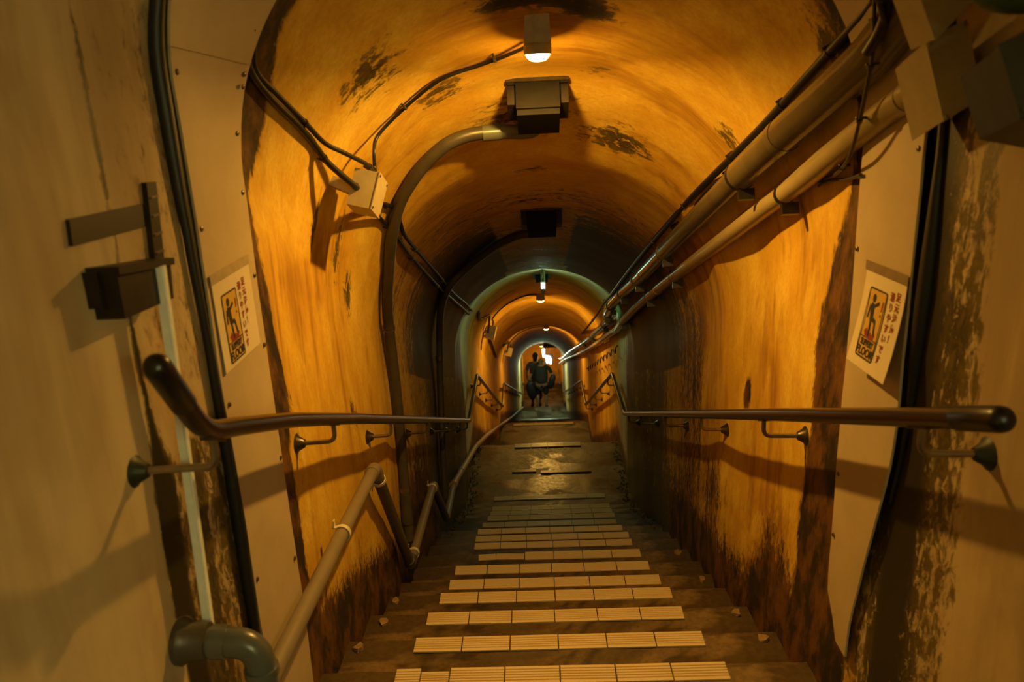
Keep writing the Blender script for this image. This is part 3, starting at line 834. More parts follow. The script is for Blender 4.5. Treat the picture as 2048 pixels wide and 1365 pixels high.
# ------------------------------------------------------------------ drain pipe zigzag on the left wall
root = thing('drain_pipe', 'taupe drain pipe stepping down along the foot of the left wall', 'pipe', (-.585, 2.4, -1.2))
A = [(-.575, 1.25, -1.105), (-.582, 2.47, -1.190)]
Bq = [(-.582, 2.47, -1.190), (-.585, 2.96, -1.885)]
Cq = [(-.585, 2.96, -1.885), (-.585, 3.77, -1.925)]
Dq = [(-.585, 3.77, -1.925), (-.59, 4.22, -2.38)]
Eq = [(-.59, 4.22, -2.38), (-.585, 4.60, -2.355), (-.58, 6.30, -2.86), (-.56, 7.5, -3.275), (-.56, 9.86, -4.175), (-.56, 14.3, -5.88), (-.50, 20.4, -8.12)]
for nm, pl, mt, lab in (('pipe_run', A, M_TAUPE, None), ('pipe_drop', Bq, M_PVCD, 'dark sloping length'), ('pipe_run', Cq, M_TAUPE, None), ('pipe_drop', Dq, M_PVCD, 'dark sloping length'), ('pipe_run', Eq, M_TAUPE, None)):  # drops coloured dark for the shade on lengths turned from the light
    mb = MB(); mb.tube(bend(pl, .1, 4), .021, 16); obj(nm, mb, mt, root, label=lab)
for p, d1, d2 in ((A[1], (0, -1, .07), (0, .576, -.817)), (Bq[1], (0, -.576, .817), (0, 1, -.05)), (Cq[1], (0, -1, .05), (0, .7, -.71))):
    p = Vector(p); mb = MB(); mb.tube(bend([p + Vector(d1).normalized() * .05, p, p + Vector(d2).normalized() * .05], .03, 6), .0245, 16); obj('elbow', mb, M_PVCD if d1[2] > .5 else M_TAUPE, root)
mb = MB(); mb.tube([(-.585, 4.60, -2.355), (-.5838, 4.68, -2.379)], .027, 16); obj('coupling', mb, M_TAUPE, root)
mb = MB(); mb.tube([(-.5838, 5.1, -2.503), (-.5836, 5.18, -2.528)], .025, 16); obj('coupling', mb, M_TAUPE, root)
def clip(p, d, parent, r=.0225, wallx=None, mat=None):
    """saddle clip round a pipe at p, pipe direction d; wall side towards -x"""
    p = Vector(p); d = Vector(d).normalized(); u = Vector((1, 0, 0)); u = (u - d * u.dot(d)).normalized(); v = d.cross(u)
    mb = MB(); rows = []
    for j in (-1, 1):
        rows.append([p + d * .008 * j + (u * math.cos(a) + v * math.sin(a)) * (r + .003) for a in [math.radians(-125 + 250 * k / 14) for k in range(15)]])
    mb.slab([list(x) for x in zip(*rows)], lambda i, k: (rows[k][i] - p - d * .008 * (-1, 1)[k]).normalized(), .003)
    for sg in (-1, 1):
        a = math.radians(125 * sg); e = p + (u * math.cos(a) + v * math.sin(a)) * (r + .0015)
        mb.box(e + v * sg * .010 - u * .006, v * .012, u * .0015, d * .008)
        mb.box(e - u * .004, v * .0018, u * .008, d * .008)
    o = obj('clip', mb, mat or M_CLIP, parent, label='cream plastic saddle clip' if mat is None else None)
    return o
dA = Vector(A[1]) - Vector(A[0])
clip(Vector(A[0]) + dA * .60, dA, root)
dB = Vector(Bq[1]) - Vector(Bq[0]); clip(Vector(Bq[0]) + dB * .10, dB, root)
dC = Vector(Cq[1]) - Vector(Cq[0]); clip(Vector(Cq[0]) + dC * .12, dC, root); clip(Vector(Cq[0]) + dC * .95, dC, root)

# ------------------------------------------------------------------ ceiling boxes with conduits down the left wall
M_BOXD = simple('dark_brown_box', (.008, .0065, .0045), .7, 0, .3, 30, 0, .1)
def ceil_box(label, Y, hang, wdt, ln, x=.024, low=False):
    zc = interp(APEX, Y)
    root = thing('ceiling_box', label, 'box', (x, Y, zc))
    t = Vector((0, 1, (interp(APEX, Y + .2) - interp(APEX, Y)) / .2)).normalized(); n = Vector((0, -t.z, t.y))
    c = Vector((x, Y, zc)) - n * (hang / 2)
    mb = MB(); mb.box(c, (wdt / 2, 0, 0), t * ln / 2, n * (hang / 2 + .02)); obj('box_body', mb, M_BOXD, root, False)
    mb = MB(); mb.box(c - t * (ln / 2 + .004), (wdt / 2 + .002, 0, 0), t * .004, n * (hang / 2 + .002)); obj('face_plate', mb, M_BOXD, root, False)
    for s in (-1, 1):
        mb = MB(); mb.box(c + Vector((s * (wdt / 2 + .014), 0, 0)) + n * hang * .15, (.014, 0, 0), t * ln * .4, n * hang * .42); obj('mounting_strap', mb, M_RUST, root, False)
    mb = MB(); mb.box(c + n * (hang * .42) - t * (ln / 2 + .008), (wdt / 2 + .03, 0, 0), t * .008, n * .006); obj('rim', mb, M_DARKMETAL, root, False)
    return root, c - n * hang / 2
ceil_box('brown-grey box on the vault just behind the nearest lamp', 2.50, .095, .125, .11)
CV1 = [(.024, 2.50, -.02), (.022, 2.60, -.095), (-0.115, 2.612, -0.090), (-0.194, 2.593, -0.096), (-0.258, 2.583, -0.116), (-0.313, 2.596, -0.153), (-0.365, 2.615, -0.2), (-0.409, 2.64, -0.252), (-0.448, 2.667, -0.308), (-0.486, 2.721, -0.39), (-0.519, 2.791, -0.489), (-0.552, 2.887, -0.6), (-.585, 2.985, -.73), (-0.605, 3.08, -0.872), (-0.61, 3.13, -1.087), (-0.612, 3.145, -1.319), (-0.613, 3.14, -1.582), (-0.613, 3.121, -1.861)]
root = thing('conduit', 'grey conduit arching from the near ceiling box down the left wall', 'conduit', (-.6, 3.1, -1.87))
H0 = [Vector(p) for p in CV1]
mb = MB(); mb.tube(spline(H0[2:], 6), .0215, 16); obj('pipe', mb, M_PVCD, root)
mb = MB(); mb.tube(bend([Vector((.024, 2.50, .0)), Vector((.022, 2.60, -.097)), H0[2]], .05, 8), .0235, 16); obj('elbow', mb, M_PVC, root)
mb = MB(); mb.tube([H0[2] + Vector((.02, 0, -.002)), H0[2] + Vector((-.04, -.008, -.004))], .0255, 16); obj('coupling', mb, M_PVC, root)
for z0 in (-.86, -1.62):
    i = min(range(len(H0)), key=lambda k: abs(H0[k].z - z0)); p = H0[i].copy(); p.z = z0
    mb = MB(); mb.tube([p + Vector((0, 0, .012)), p + Vector((0, 0, -.012))], .0245, 16); obj('clamp', mb, M_METAL, root)
mb = MB(); mb.tube([(-.613, 3.138, -1.64), (-.613, 3.126, -1.78)], .0245, 16); obj('coupling', mb, M_PVCD, root)
ceil_box('dim box on the shadowed vault, second from the camera', 3.66, .09, .13, .12, .034)
CV2 = [(.034, 3.80, -.50), (0.033, 3.966, -0.63), (-0.074, 4.002, -0.651), (-0.168, 4.07, -0.698), (-0.238, 4.13, -0.745), (-0.386, 4.226, -0.867), (-0.482, 4.241, -0.964), (-0.554, 4.393, -1.129), (-0.60, 4.57, -1.40), (-0.616, 4.56, -1.747), (-0.616, 4.479, -2.047), (-0.616, 4.423, -2.35)]
root = thing('conduit', 'dark conduit arching from the second ceiling box down the shadowed left wall', 'conduit', (-.6, 4.4, -2.4))
mb = MB(); mb.tube(spline(CV2, 6), .021, 14); obj('pipe', mb, M_PVCD, root)
mb = MB(); mb.tube([(-.606, 4.567, -1.46), (-.607, 4.566, -1.49)], .0245, 14); obj('clamp', mb, M_METAL, root)
ceil_box('brown box on the vault beyond the hanging tube light', 6.55, .05, .10, .08, .045)

# ------------------------------------------------------------------ lamps
def lamp(label, Y, x, power, bulbmat, scale=1.0, drop=0.0, cast=True):
    zc = interp(APEX, Y)
    # height of the vault at x
    vv = vA(Y, x); zc = surf(Y, vv, 0).z
    root = thing('ceiling_lamp', label, 'lamp', (x, Y, zc - drop), 'ceiling lamps along the vault')
    s = scale
    mb = MB(); mb.hexa([Vector((x - .030 * s, Y - .034 * s, zc + .03)), Vector((x + .030 * s, Y - .034 * s, zc + .03)), Vector((x + .030 * s, Y + .034 * s, zc + .03)), Vector((x - .030 * s, Y + .034 * s, zc + .03)),
                        Vector((x - .034 * s, Y - .036 * s, zc - .022 - drop)), Vector((x + .034 * s, Y - .036 * s, zc - .022 - drop)), Vector((x + .034 * s, Y + .036 * s, zc - .022 - drop)), Vector((x - .034 * s, Y + .036 * s, zc - .022 - drop))])
    obj('base', mb, M_LAMPBODY, root, False)
    zb = zc - .022 - drop
    mb = MB(); mb.lathe((x, Y, zb), (0, 0, -1), [(0, .034 * s), (.002, .0355 * s), (.025, .0355 * s), (.027, .034 * s)], 24); obj('collar', mb, M_LAMPBODY, root)
    zb -= .022
    mb = MB(); mb.lathe((x, Y, zb), (0, 0, -1), [(0, .0315 * s), (.004, .0310 * s), (.010, .0285 * s), (.016, .0235 * s), (.020, .016 * s), (.022, .002)], 24); obj('lamp_glass', mb, bulbmat, root, label='glowing glass')
    ld = bpy.data.lights.new('lamp_light', 'AREA'); ld.shape = 'DISK'; ld.size = .045 * s; ld.energy = LAMP_DOWN * power; ld.color = LAMP_COL
    lo = bpy.data.objects.new('lamp_light', ld); C.objects.link(lo); lo.parent = root
    lo.location = Vector((x, Y, zb - .024)) - wloc(root)
    return root
lamp('round glowing lamp on the vault nearest the camera', 2.15, .025, 1.0, M_BULB, 1.0, .030)
lamp('glowing lamp over the second flight of stairs, second from the camera', 8.1, .038, .9, M_BULBFAR, 1.35, .02)
lamp('glowing lamp beyond the second landing, third from the camera', 11.75, .125, .9, M_BULBFAR, 1.3)
lamp('small glowing lamp beyond the people, farthest from the camera', 24.3, .085, .7, M_BULBFAR, 1.4, .38)

def tube_light(label, p0, p1, emat, r=.014, tail=.16):
    p0 = Vector(p0); p1 = Vector(p1); d = (p1 - p0).normalized()
    root = thing('tube_light', label, 'lamp', (p0 + p1) / 2)
    up = Vector((0, 0, 1))
    ps = p0 + d * tail
    mb = MB(); mb.box((ps + p1) / 2 + up * (r + .012), d * ((p1 - ps).length / 2), (.016, 0, 0), up * .010); obj('housing', mb, simple('white_lamp_housing', (.55, .58, .48), .5), root, False)
    mb = MB(); mb.tube([p0 + d * .03, p1 - d * .03], r, 12); obj('tube', mb, emat, root, label='glowing tube')
    for p, sg in ((p0, 1), (p1, -1)):
        mb = MB(); mb.box(p + d * sg * .012 + up * .004, d * .010, (.014, 0, 0), up * .016); obj('end_socket', mb, simple('white_lamp_housing', (.55, .58, .48), .5), root, False)
    for t in (.25, .75):
        q = p0 + (p1 - p0) * t; zc = interp(APEX, q.y)
        mb = MB(); mb.tube([q + up * (r + .03), Vector((q.x, q.y, zc + .02))], .006, 8); obj('hanger', mb, M_DARKMETAL, root)
tube_light('hanging fluorescent tube light over the first landing', (.047, 5.56, -1.325), (.056, 6.30, -1.335), M_TUBE)
tube_light('bright fluorescent tube light far down over the third landing', (.126, 19.95, -6.50), (.129, 21.1, -6.68), M_TUBE2, .03, .7)
# upper landing behind the camera has a tube of its own
tube_light('fluorescent tube light over the upper landing behind the camera', (.60, -1.15, .16), (.60, -.35, .16), emis('upper_tube_glow', (1.0, .97, .42), BACK_POWER), .014)
# bright light panel at the far end
root = thing('wall_light', 'bright white tilted light panel at the far end of the tunnel', 'lamp', (.30, 23.85, -7.78))
q = [Vector((.205, 23.85, -7.775)), Vector((.335, 23.85, -7.80)), Vector((.395, 23.85, -7.90)), Vector((.385, 23.85, -8.045)), Vector((.235, 23.85, -8.02))]
mb = MB(); n = 5; mb.add(q + [p + Vector((0, .05, 0)) for p in q], [tuple(range(n)), tuple(range(2 * n - 1, n - 1, -1))] + [(k, (k + 1) % n, n + (k + 1) % n, n + k) for k in range(n)])
obj('light_panel', mb, M_PANELLIGHT, root, False)
mb = MB(); mb.box((.30, 23.93, -7.9), (.13, 0, 0), (0, .03, 0), (0, 0, .16)); obj('housing', mb, M_GREYBOX, root, False)
mb = MB(); mb.tube([(.30, 23.93, -7.75), (.30, 23.93, -7.2)], .012, 8); obj('hanger', mb, M_GREYBOX, root)
# hanging board far down
root = thing('hanging_sign', 'small brown hanging board with faded dark marks under the third landing vault', 'sign', (.327, 19.5, -6.13))
mb = MB(); mb.box((.327, 19.5, -6.06), (.205, 0, 0), (0, .012, 0), (0, 0, .07)); obj('board', mb, simple('brown_board', (.11, .055, .025), .6), root, False)
for k in range(9):
    mb = MB(); mb.box((.165 + .04 * k, 19.487, -6.055 + .008 * (k % 2)), (.011 + .004 * (k % 3), 0, 0), (0, .002, 0), (0, 0, .022)); obj('mark', mb, M_INK, root, False)
for k in (-1, 1):
    mb = MB(); mb.tube([(.327 + .12 * k, 19.5, -6.0), (.327 + .12 * k, 19.5, surf(19.5, vA(19.5, .327 + .12 * k), -.01).z)], .008, 6); obj('hanger', mb, M_DARKMETAL, root)

# ------------------------------------------------------------------ junction boxes and cables, left shoulder
def jbox(label, TL, TR, BL, depth, big=True):
    TL = Vector(TL); TR = Vector(TR); BL = Vector(BL)
    root = thing('junction_box', label, 'box', (TL + TR) / 2 + (BL - TL) / 2)
    a = TR - TL; b_ = BL - TL
    t = Vector((0, .9256, -.378)) * depth
    mb = MB(); mb.hexa([TL, TR, TR + b_, BL, TL + t, TR + t, TR + b_ + t, BL + t]); obj('box_body', mb, M_BOX, root, False)
    an = a.normalized()
    lo = MB(); e = .003
    P0 = TR + an * .001 - b_ * .01 - t * .02
    lo.hexa([P0, P0 + an * e, P0 + an * e + b_ * 1.02, P0 + b_ * 1.02, P0 + t * 1.04, P0 + t * 1.04 + an * e, P0 + t * 1.04 + an * e + b_ * 1.02, P0 + t * 1.04 + b_ * 1.02])
    lid = obj('lid', lo, M_BOX, root, False)
    for i in (.08, .92):
        for j in (.08, .92):
            s = MB(); s.lathe(P0 + an * e + b_ * 1.02 * i + t * 1.04 * j, an, [(0, .0038), (.002, .0036), (.003, .001)], 8); obj('screw', s, M_SCREW, lid)
    g0 = TL + a * .22 + b_ * .50
    nrm = -t.normalized()
    bk = TL + b_ * .5 + t * .5
    mp_ = MB(); wl = on(bk.x, bk.y, bk.z, -.01); mp_.box((bk + wl) / 2, (bk - wl) / 2, t * .14, b_ * .14); obj('mounting_plate', mp_, M_BOX, root, False)
    gm = MB(); gm.lathe(g0, nrm, [(-.002, .0105), (.006, .0105), (.008, .008), (.009, .003)], 14); obj('cable_gland', gm, M_RUBBER, root)
    return root, g0, TL + a * .55
_, JG, JT = jbox('cream junction box on the left shoulder beside the nearest lamp', (-.488, 2.215, -.155), (-.423, 2.213, -.171), (-.516, 2.185, -.250), .105)
def cable(label, pts, r, mat=M_CABLE, off=None, clips=0, k=6, name='cable', clipmat=None):
    P = [Vector(p) for p in pts]
    pl = spline(P, k)
    root = thing(name, label, 'cable', pl[0])
    mb = MB(); mb.tube(pl, r, 10); obj('sheath', mb, mat, root)
    for i in range(clips):
        j = int((i + .5) * (len(pl) - 1) / clips); p = pl[j]; d = (pl[min(j + 1, len(pl) - 1)] - pl[j - 1]).normalized()
        m = MB(); m.tube([p - d * .004, p + d * .004], r + .0022, 10); o = obj('clip', m, clipmat or M_DARKMETAL, root)
        nrm = prof(p.y, vof(p.x, p.y, p.z))[1]
        m = MB(); m.lathe(p + nrm * r * .5 + d.cross(nrm) * (r + .003), nrm, [(-.02, .003), (.004, .003), (.005, .001)], 6); obj('nail', m, M_DARKMETAL, o)
    return root
def onl(L, off): return [on(x, Y, z, off) for x, Y, z in L]
def vec(L): return [Vector(p) for p in L]
CL1 = [(-0.525, 1.612, 0.259), (-0.541, 1.645, 0.211), (-0.563, 1.685, 0.142), (-0.577, 1.719, 0.087), (-0.571, 1.809, 0.032), (-0.552, 1.949, -0.037), (-0.545, 2.05, -0.09)]
cable('thick black cable down the left shoulder into the side of the junction box', vec(CL1) + [Vector((-.530, 2.10, -.135)), JG + Vector((0, -.014, .004)), JG + Vector((0, .01, 0))], .0085, clips=2)
CL2 = [(-0.513, 1.628, 0.26), (-0.529, 1.661, 0.212), (-0.554, 1.7, 0.143), (-0.57, 1.734, 0.087), (-0.559, 1.828, 0.037), (-0.541, 1.956, -0.026), (-0.525, 2.06, -0.080), (-.495, 2.13, -.110)]
cable('thinner black cable beside the thick one, looping over the top of the junction box', vec(CL2) + [JT + Vector((-.005, .005, .016)), JT + Vector((.008, .035, -.012)), JT + Vector((0, .045, -.035))], .0065, clips=3)
LC = [(-0.005, 2.215, 0.135), (-0.07, 2.262, 0.115), (-0.132, 2.285, 0.099), (-0.244, 2.279, 0.065), (-0.35, 2.305, -0.003), (-0.432, 2.30, -0.075), (-.440, 2.26, -.120)]
cable('thin black cable from the nearest lamp along the vault to the junction box', vec(LC) + [JT + Vector((.008, .055, -.012)), JT + Vector((.005, .06, -.045))], .0052, clips=3, clipmat=M_METAL)
CD1 = [(-0.46, 2.25, -0.24), (-.50, 2.42, -.285), (-0.515, 2.656, -0.362), (-0.498, 2.8, -0.437), (-0.508, 3.157, -0.577), (-0.512, 3.574, -0.737), (-0.514, 4.101, -0.936), (-0.51, 4.636, -1.132), (-0.497, 5.05, -1.29), (-.49, 5.4, -1.42), (-0.522, 5.997, -1.571)]
cable('black cable leaving the junction box down the left shoulder, lower of two', vec(CD1), .008, clips=6)
CD2 = [(-.44, 2.25, -.22), (-.475, 2.42, -.252), (-0.493, 2.60, -0.303), (-0.476, 2.678, -0.325), (-0.473, 2.781, -0.391), (-0.48, 2.924, -0.468), (-0.487, 3.432, -0.652), (-0.488, 4.026, -0.874), (-0.491, 4.615, -1.097), (-.475, 5.1, -1.275), (-.48, 5.45, -1.40), (-0.527, 6.204, -1.613)]
cable('black cable leaving the junction box down the left shoulder, upper of two', vec(CD2), .0075, clips=7)
# the same arrangement again at the second and third lamp
for i, (Yb, lab, Yl, xl_) in enumerate(((7.95, 'second', 8.1, .038), (11.9, 'third', 11.75, .125))):
    v0 = vL(Yb, 0); p, n = prof(Yb, PI * ARC * .84)
    up = Vector((n.z * 0 - .25, .05, 1)).normalized()
    TLp = p + n * .01
    s_ = 1.15
    _, g0, t0 = jbox('pale junction box on the left shoulder near the %s lamp' % lab, TLp, TLp + Vector((.075, 0, -.02)) * s_, TLp + Vector((-.03, -.035, -.11)) * s_, .12)
    va = PI * ARC * .84
    pts = [surf(Yb - 1.3 + .2 * k, va - .03 + .05 * math.sin(k), .014) for k in range(6)] + [g0 + Vector((0, -.02, .01)), g0]
    cable('black cable down the left shoulder into the junction box near the %s lamp' % lab, pts, .012, k=4)
    pts = [t0 + Vector((0, .05, -.02)), t0 + Vector((.01, .03, .04))] + [surf(Yb + .05 * (1 - k / 5), PI * ARC * (.80 - .26 * k / 5), .012) for k in range(6)] + [Vector((xl_ - .03, Yl, surf(Yl, vA(Yl, xl_ - .03), .012).z))]
    cable('thin black cable over the vault from the %s lamp to its junction box' % lab, pts, .008, k=4)
    pts = [t0 + Vector((-.01, .10, -.10))] + [surf(Yb + .3 + .35 * k, va + .06 + .01 * k, .014) for k in range(5)]
    cable('black cable running on down the left shoulder below the %s junction box' % lab, pts, .012, k=4)

# ------------------------------------------------------------------ right wall: conduits, cables
def pipe_on(label, pts, segs, mat, clampsY, jointsY, name='conduit', low=18):
    """pts (x,Y,z) centre line; segs (y0,y1,r)"""
    root = thing(name, label, 'conduit', Vector(pts[0]))
    pl = spline(pts, 5)
    def at(Y):
        for A_, B_ in zip(pl, pl[1:]):
            if A_.y <= Y <= B_.y: return A_ + (B_ - A_) * ((Y - A_.y) / (B_.y - A_.y + 1e-9)), (B_ - A_).normalized()
        return pl[-1], (pl[-1] - pl[-2]).normalized()
    for y0, y1, r in segs:
        q = [at(y0)[0]] + [p for p in pl if y0 < p.y < y1] + [at(y1)[0]]
        mb = MB(); mb.tube(q, r, low); obj('pipe', mb, mat, root)
    for Y, r in jointsY:
        p, d = at(Y); mb = MB(); mb.tube([p - d * .014, p + d * .014], r, low); obj('joint_ring', mb, mat, root)
    for Y, r in clampsY:
        p, d = at(Y); mb = MB(); mb.tube([p - d * .008, p + d * .008], r, low); c = obj('clamp', mb, M_DARKMETAL, root)
        nr = Vector((1, 0, 0)); e = d.cross(nr).normalized()
        if e.z > 0: e = -e
        mb = MB(); mb.box(p + e * (r + .012) + nr * .012, d * .008, nr * .022, e * .016); obj('clamp_foot', mb, M_DARKMETAL, c, False)
    return root
P1 = [(.640, 1.30, .18), (0.648, 1.517, 0.091), (0.645, 1.614, 0.045), (0.629, 1.803, -0.032), (0.605, 1.991, -0.113), (0.585, 2.292, -0.232), (0.562, 2.619, -0.369), (0.545, 3.152, -0.575), (0.534, 4.003, -0.897), (0.518, 4.811, -1.191), (0.505, 5.26, -1.37), (.52, 5.7, -1.53), (.545, 5.95, -1.62), (.565, 6.08, -1.70), (.59, 6.35, -1.78), (0.590, 7.65, -2.255), (0.575, 9.121, -2.80), (0.590, 14.052, -4.50), (0.61, 20, -6.6), (.62, 24, -7.9)]
pipe_on('large brown-grey conduit, upper one running along the right wall', P1, [(1.3, 2.28, .043), (2.28, 3.85, .035), (3.85, 24, .031)], M_PIPE1,
        [(2.28, .0445), (3.30, .0385), (4.1, .036), (4.7, .036), (5.25, .036), (6.8, .036), (8.2, .036), (9.6, .036)], [(1.98, .0445), (3.86, .0365), (5.95, .037), (6.08, .037)])
P2 = [(.672, 1.33, .035), (0.672, 1.416, -0.001), (0.672, 1.561, -0.048), (0.670, 1.736, -0.115), (0.659, 1.995, -0.223), (0.648, 2.301, -0.338), (0.628, 2.665, -0.483), (0.611, 3.537, -0.805), (0.607, 4.564, -1.189), (0.590, 5.298, -1.495), (0.625, 6.1, -1.79), (0.633, 6.548, -1.945), (0.620, 8.284, -2.591), (0.630, 11.726, -3.80), (0.635, 19.231, -6.40), (.64, 24, -8.1)]
pipe_on('slim beige conduit, lower one running along the right wall', P2, [(1.33, 24, .0255)], M_PIPE2, [(2.10, .0275), (3.45, .0275), (4.2, .0275), (5.3, .0275)], [(1.50, .0275), (3.9, .0275), (6.1, .030)])
RC1 = [(0.652, 1.58, 0.176), (0.65, 1.641, 0.137), (0.636, 1.757, 0.08), (0.616, 1.904, 0.007), (0.594, 2.091, -0.083), (0.575, 2.35, -0.185), (0.545, 2.676, -0.317), (0.522, 2.98, -0.445), (0.514, 3.522, -0.642), (0.510, 4.239, -0.906), (0.501, 5.144, -1.257), (.52, 6.0, -1.54), (0.549, 7.315, -2.012), (0.535, 9.352, -2.78)]
cable('thick black cable along the right shoulder above the conduits', vec(RC1), .011, clips=9)
RC2 = [(0.667, 1.628, 0.093), (0.659, 1.73, 0.045), (0.645, 1.854, -0.014), (0.615, 2.034, -0.091), (0.606, 2.215, -0.155), (0.590, 2.40, -0.225), (.565, 2.70, -.345), (.540, 3.1, -.50)]
cable('short black cable strapped just above the large right conduit', vec(RC2), .0085, clips=6, clipmat=M_METAL)
TH = [(0.593, 1.472, 0.154), (0.604, 1.49, 0.091), (0.608, 1.497, 0.05), (0.620, 1.54, -0.005), (0.632, 1.59, -0.065), (0.649, 1.668, -0.137), (.675, 1.80, -.185), (0.691, 1.914, -0.207), (0.681, 2.021, -0.239), (0.675, 2.198, -0.298), (0.674, 2.379, -0.372), (0.663, 2.559, -0.446), (0.638, 2.723, -0.506), (0.63, 3.002, -0.613), (0.635, 3.326, -0.731), (0.634, 3.682, -0.86), (0.629, 4.293, -1.078), (0.603, 4.997, -1.333), (.61, 5.7, -1.62)]
cable('thin brown wire dangling past the conduits and clipped under them', vec(TH), .0038, M_WIRE, clips=11, k=8)
# looped wire bundle further down
lp = []
for k in range(60):
    t = k / 59; Y = 5.9 + 3.8 * t; z = -1.83 - .42 * (Y - 5.9) * .93
    lp.append(Vector((.615, Y + .05 * math.sin(k * 1.1), z - .03 - .035 * abs(math.sin(k * .55)))))
cable('slack wire hanging in small loops under the right conduits beyond the first flight', lp, .006, M_WIRE, k=3)
st = vec([(0.680, 1.682, -0.178), (0.695, 1.786, -0.197), (0.693, 1.894, -0.211), (0.690, 1.948, -0.228)])
cable('short dark wire end under the dangling wire on the right wall', st, .004, M_WIRE, k=5)
# small pale box by the conduit joint
root = thing('switch_box', 'small pale box beside the kink of the large right conduit', 'box', (.64, 6.12, -1.76))
mb = MB(); mb.box((.652, 6.12, -1.685), (.016, 0, 0), (0, .03, 0), (0, 0, .075)); obj('box_body', mb, M_TRUNK, root, False)
mb = MB(); mb.box((.640, 6.12, -1.685), (.004, 0, 0), (0, .022, 0), (0, 0, .06)); obj('box_lid', mb, M_TRUNK, root, False)

# ------------------------------------------------------------------ boxes at the top right, near the camera
root = thing('cover_box', 'cream steel box with screwed lid at top right over the beige conduit', 'box', (.655, 1.3, .01))
q = [Vector((.606, 1.30, .058)), Vector((.663, 1.30, .084)), Vector((.699, 1.30, -.027)), Vector((.646, 1.30, -.060))]
t = Vector((.002, .10, -.035))
mb = MB(); mb.hexa(q + [p + t for p in q]); obj('box_body', mb, M_BOX, root, False)
mb = MB(); c = sum(q, Vector()) / 4
q2 = [c + (p - c) * 1.03 + Vector((0, -.004, .0015)) for p in q]; mb.hexa(q2 + [p + Vector((0, .0035, 0)) for p in q2]); lid = obj('lid', mb, M_BOX, root, False)
for p in q2:
    s = MB(); s.lathe(c + (p - c) * .90 + Vector((0, -.0045, 0)), (0, -1, 0), [(0, .0035), (.002, .003), (.003, .001)], 8); obj('screw', s, M_METAL, lid)
root = thing('cover_box', 'tilted cream steel box at the top right corner above the screwed one', 'box', (.61, 1.25, .12))
q = [Vector((.545, 1.235, .150)), Vector((.588, 1.235, .058)), Vector((.668, 1.235, .138)), Vector((.612, 1.235, .225))]
mb = MB(); mb.hexa(q + [p + Vector((.0, .07, -.01)) for p in q]); obj('box_body', mb, M_BOX, root, False)
mb = MB(); c = sum(q, Vector()) / 4
q2 = [c + (p - c) * 1.02 + Vector((0, -.004, .001)) for p in q]; mb.hexa(q2 + [p + Vector((0, .0035, 0)) for p in q2]); obj('lid', mb, M_BOX, root, False)
root = thing('cable_box', 'dark grey steel box nearest the camera at the top right', 'box', (.68, 1.05, -.02))
q = [Vector((.575, 1.04, .035)), Vector((.70, 1.04, .095)), Vector((.70, 1.04, -.070)), Vector((.612, 1.04, -.050))]
mb = MB(); mb.hexa(q + [p + Vector((.012, .11, -.03)) for p in q]); obj('box_body', mb, M_GREYBOX, root, False)
q2 = [p + Vector((-.004, -.006, .004)) for p in q]; mb = MB(); mb.hexa(q2 + [p + Vector((0, .006, 0)) for p in q2]); obj('lid', mb, M_GREYBOX, root, False)
for p in (q[3], q[2]):
    s = MB(); s.lathe(p + Vector((-.0, -.004, .012)), (-.3, -1, 0), [(0, .004), (.006, .0035), (.007, .001)], 8); obj('screw', s, M_DARKMETAL, root)
mb = MB(); mb.tube(spline([(.50, 1.10, .21), (.58, 1.10, .115), (.645, 1.09, .10), (.685, 1.07, .11)], 6), .024, 14)
o = obj('hose', mb, M_GREENLIT); tag(o, 'hose tinted as if lit green, over the grey box in the top right corner', 'hose')
mb = MB(); mb.tube(spline([(.66, 1.12, -.045), (.672, 1.14, -.075), (.69, 1.16, -.082), (.70, 1.17, -.06)], 6), .005, 8)
o = obj('cable', mb, M_CABLE); tag(o, 'short black cable hanging under the grey steel box', 'cable')
cable('bundle of tangled black wire at the top edge, left of the cream boxes', [(.50, 1.36, .215), (.545, 1.38, .15), (.575, 1.40, .132), (.60, 1.42, .15), (.59, 1.43, .205), (.56, 1.42, .21), (.575, 1.41, .14), (.602, 1.44, .10)], .006, M_CABLE, k=8)
cable('dark cable falling behind the cream boxes to the large conduit', [(.565, 1.36, .22), (.59, 1.40, .165), (.603, 1.45, .10), (.600, 1.50, .055)], .010, M_CABLE, k=8)

# ------------------------------------------------------------------ people on the fourth flight
def skin(name, joints, edges, mat, parent, loc, sub=2, root=0):
    me = bpy.data.meshes.new(name)
    me.from_pydata([tuple(Vector(j[0])) for j in joints], edges, [])
    o = bpy.data.objects.new(name, me); C.objects.link(o)
    o.modifiers.new('s', 'SKIN').use_smooth_shade = True
    md = o.modifiers.new('u', 'SUBSURF'); md.levels = sub; md.render_levels = sub
    sv = me.skin_vertices[0].data
    for i, j in enumerate(joints):
        r = j[1]; sv[i].radius = r if isinstance(r, (tuple, list)) else (r, r)
        sv[i].use_root = (i == root)
    dg = bpy.context.evaluated_depsgraph_get()
    me2 = bpy.data.meshes.new_from_object(o.evaluated_get(dg))
    bpy.data.objects.remove(o); bpy.data.meshes.remove(me)
    me2.name = name; me2.materials.clear(); me2.materials.append(mat)
    for p in me2.polygons: p.use_smooth = True
    o = bpy.data.objects.new(name, me2); C.objects.link(o); o.parent = parent; o.location = loc
    return o
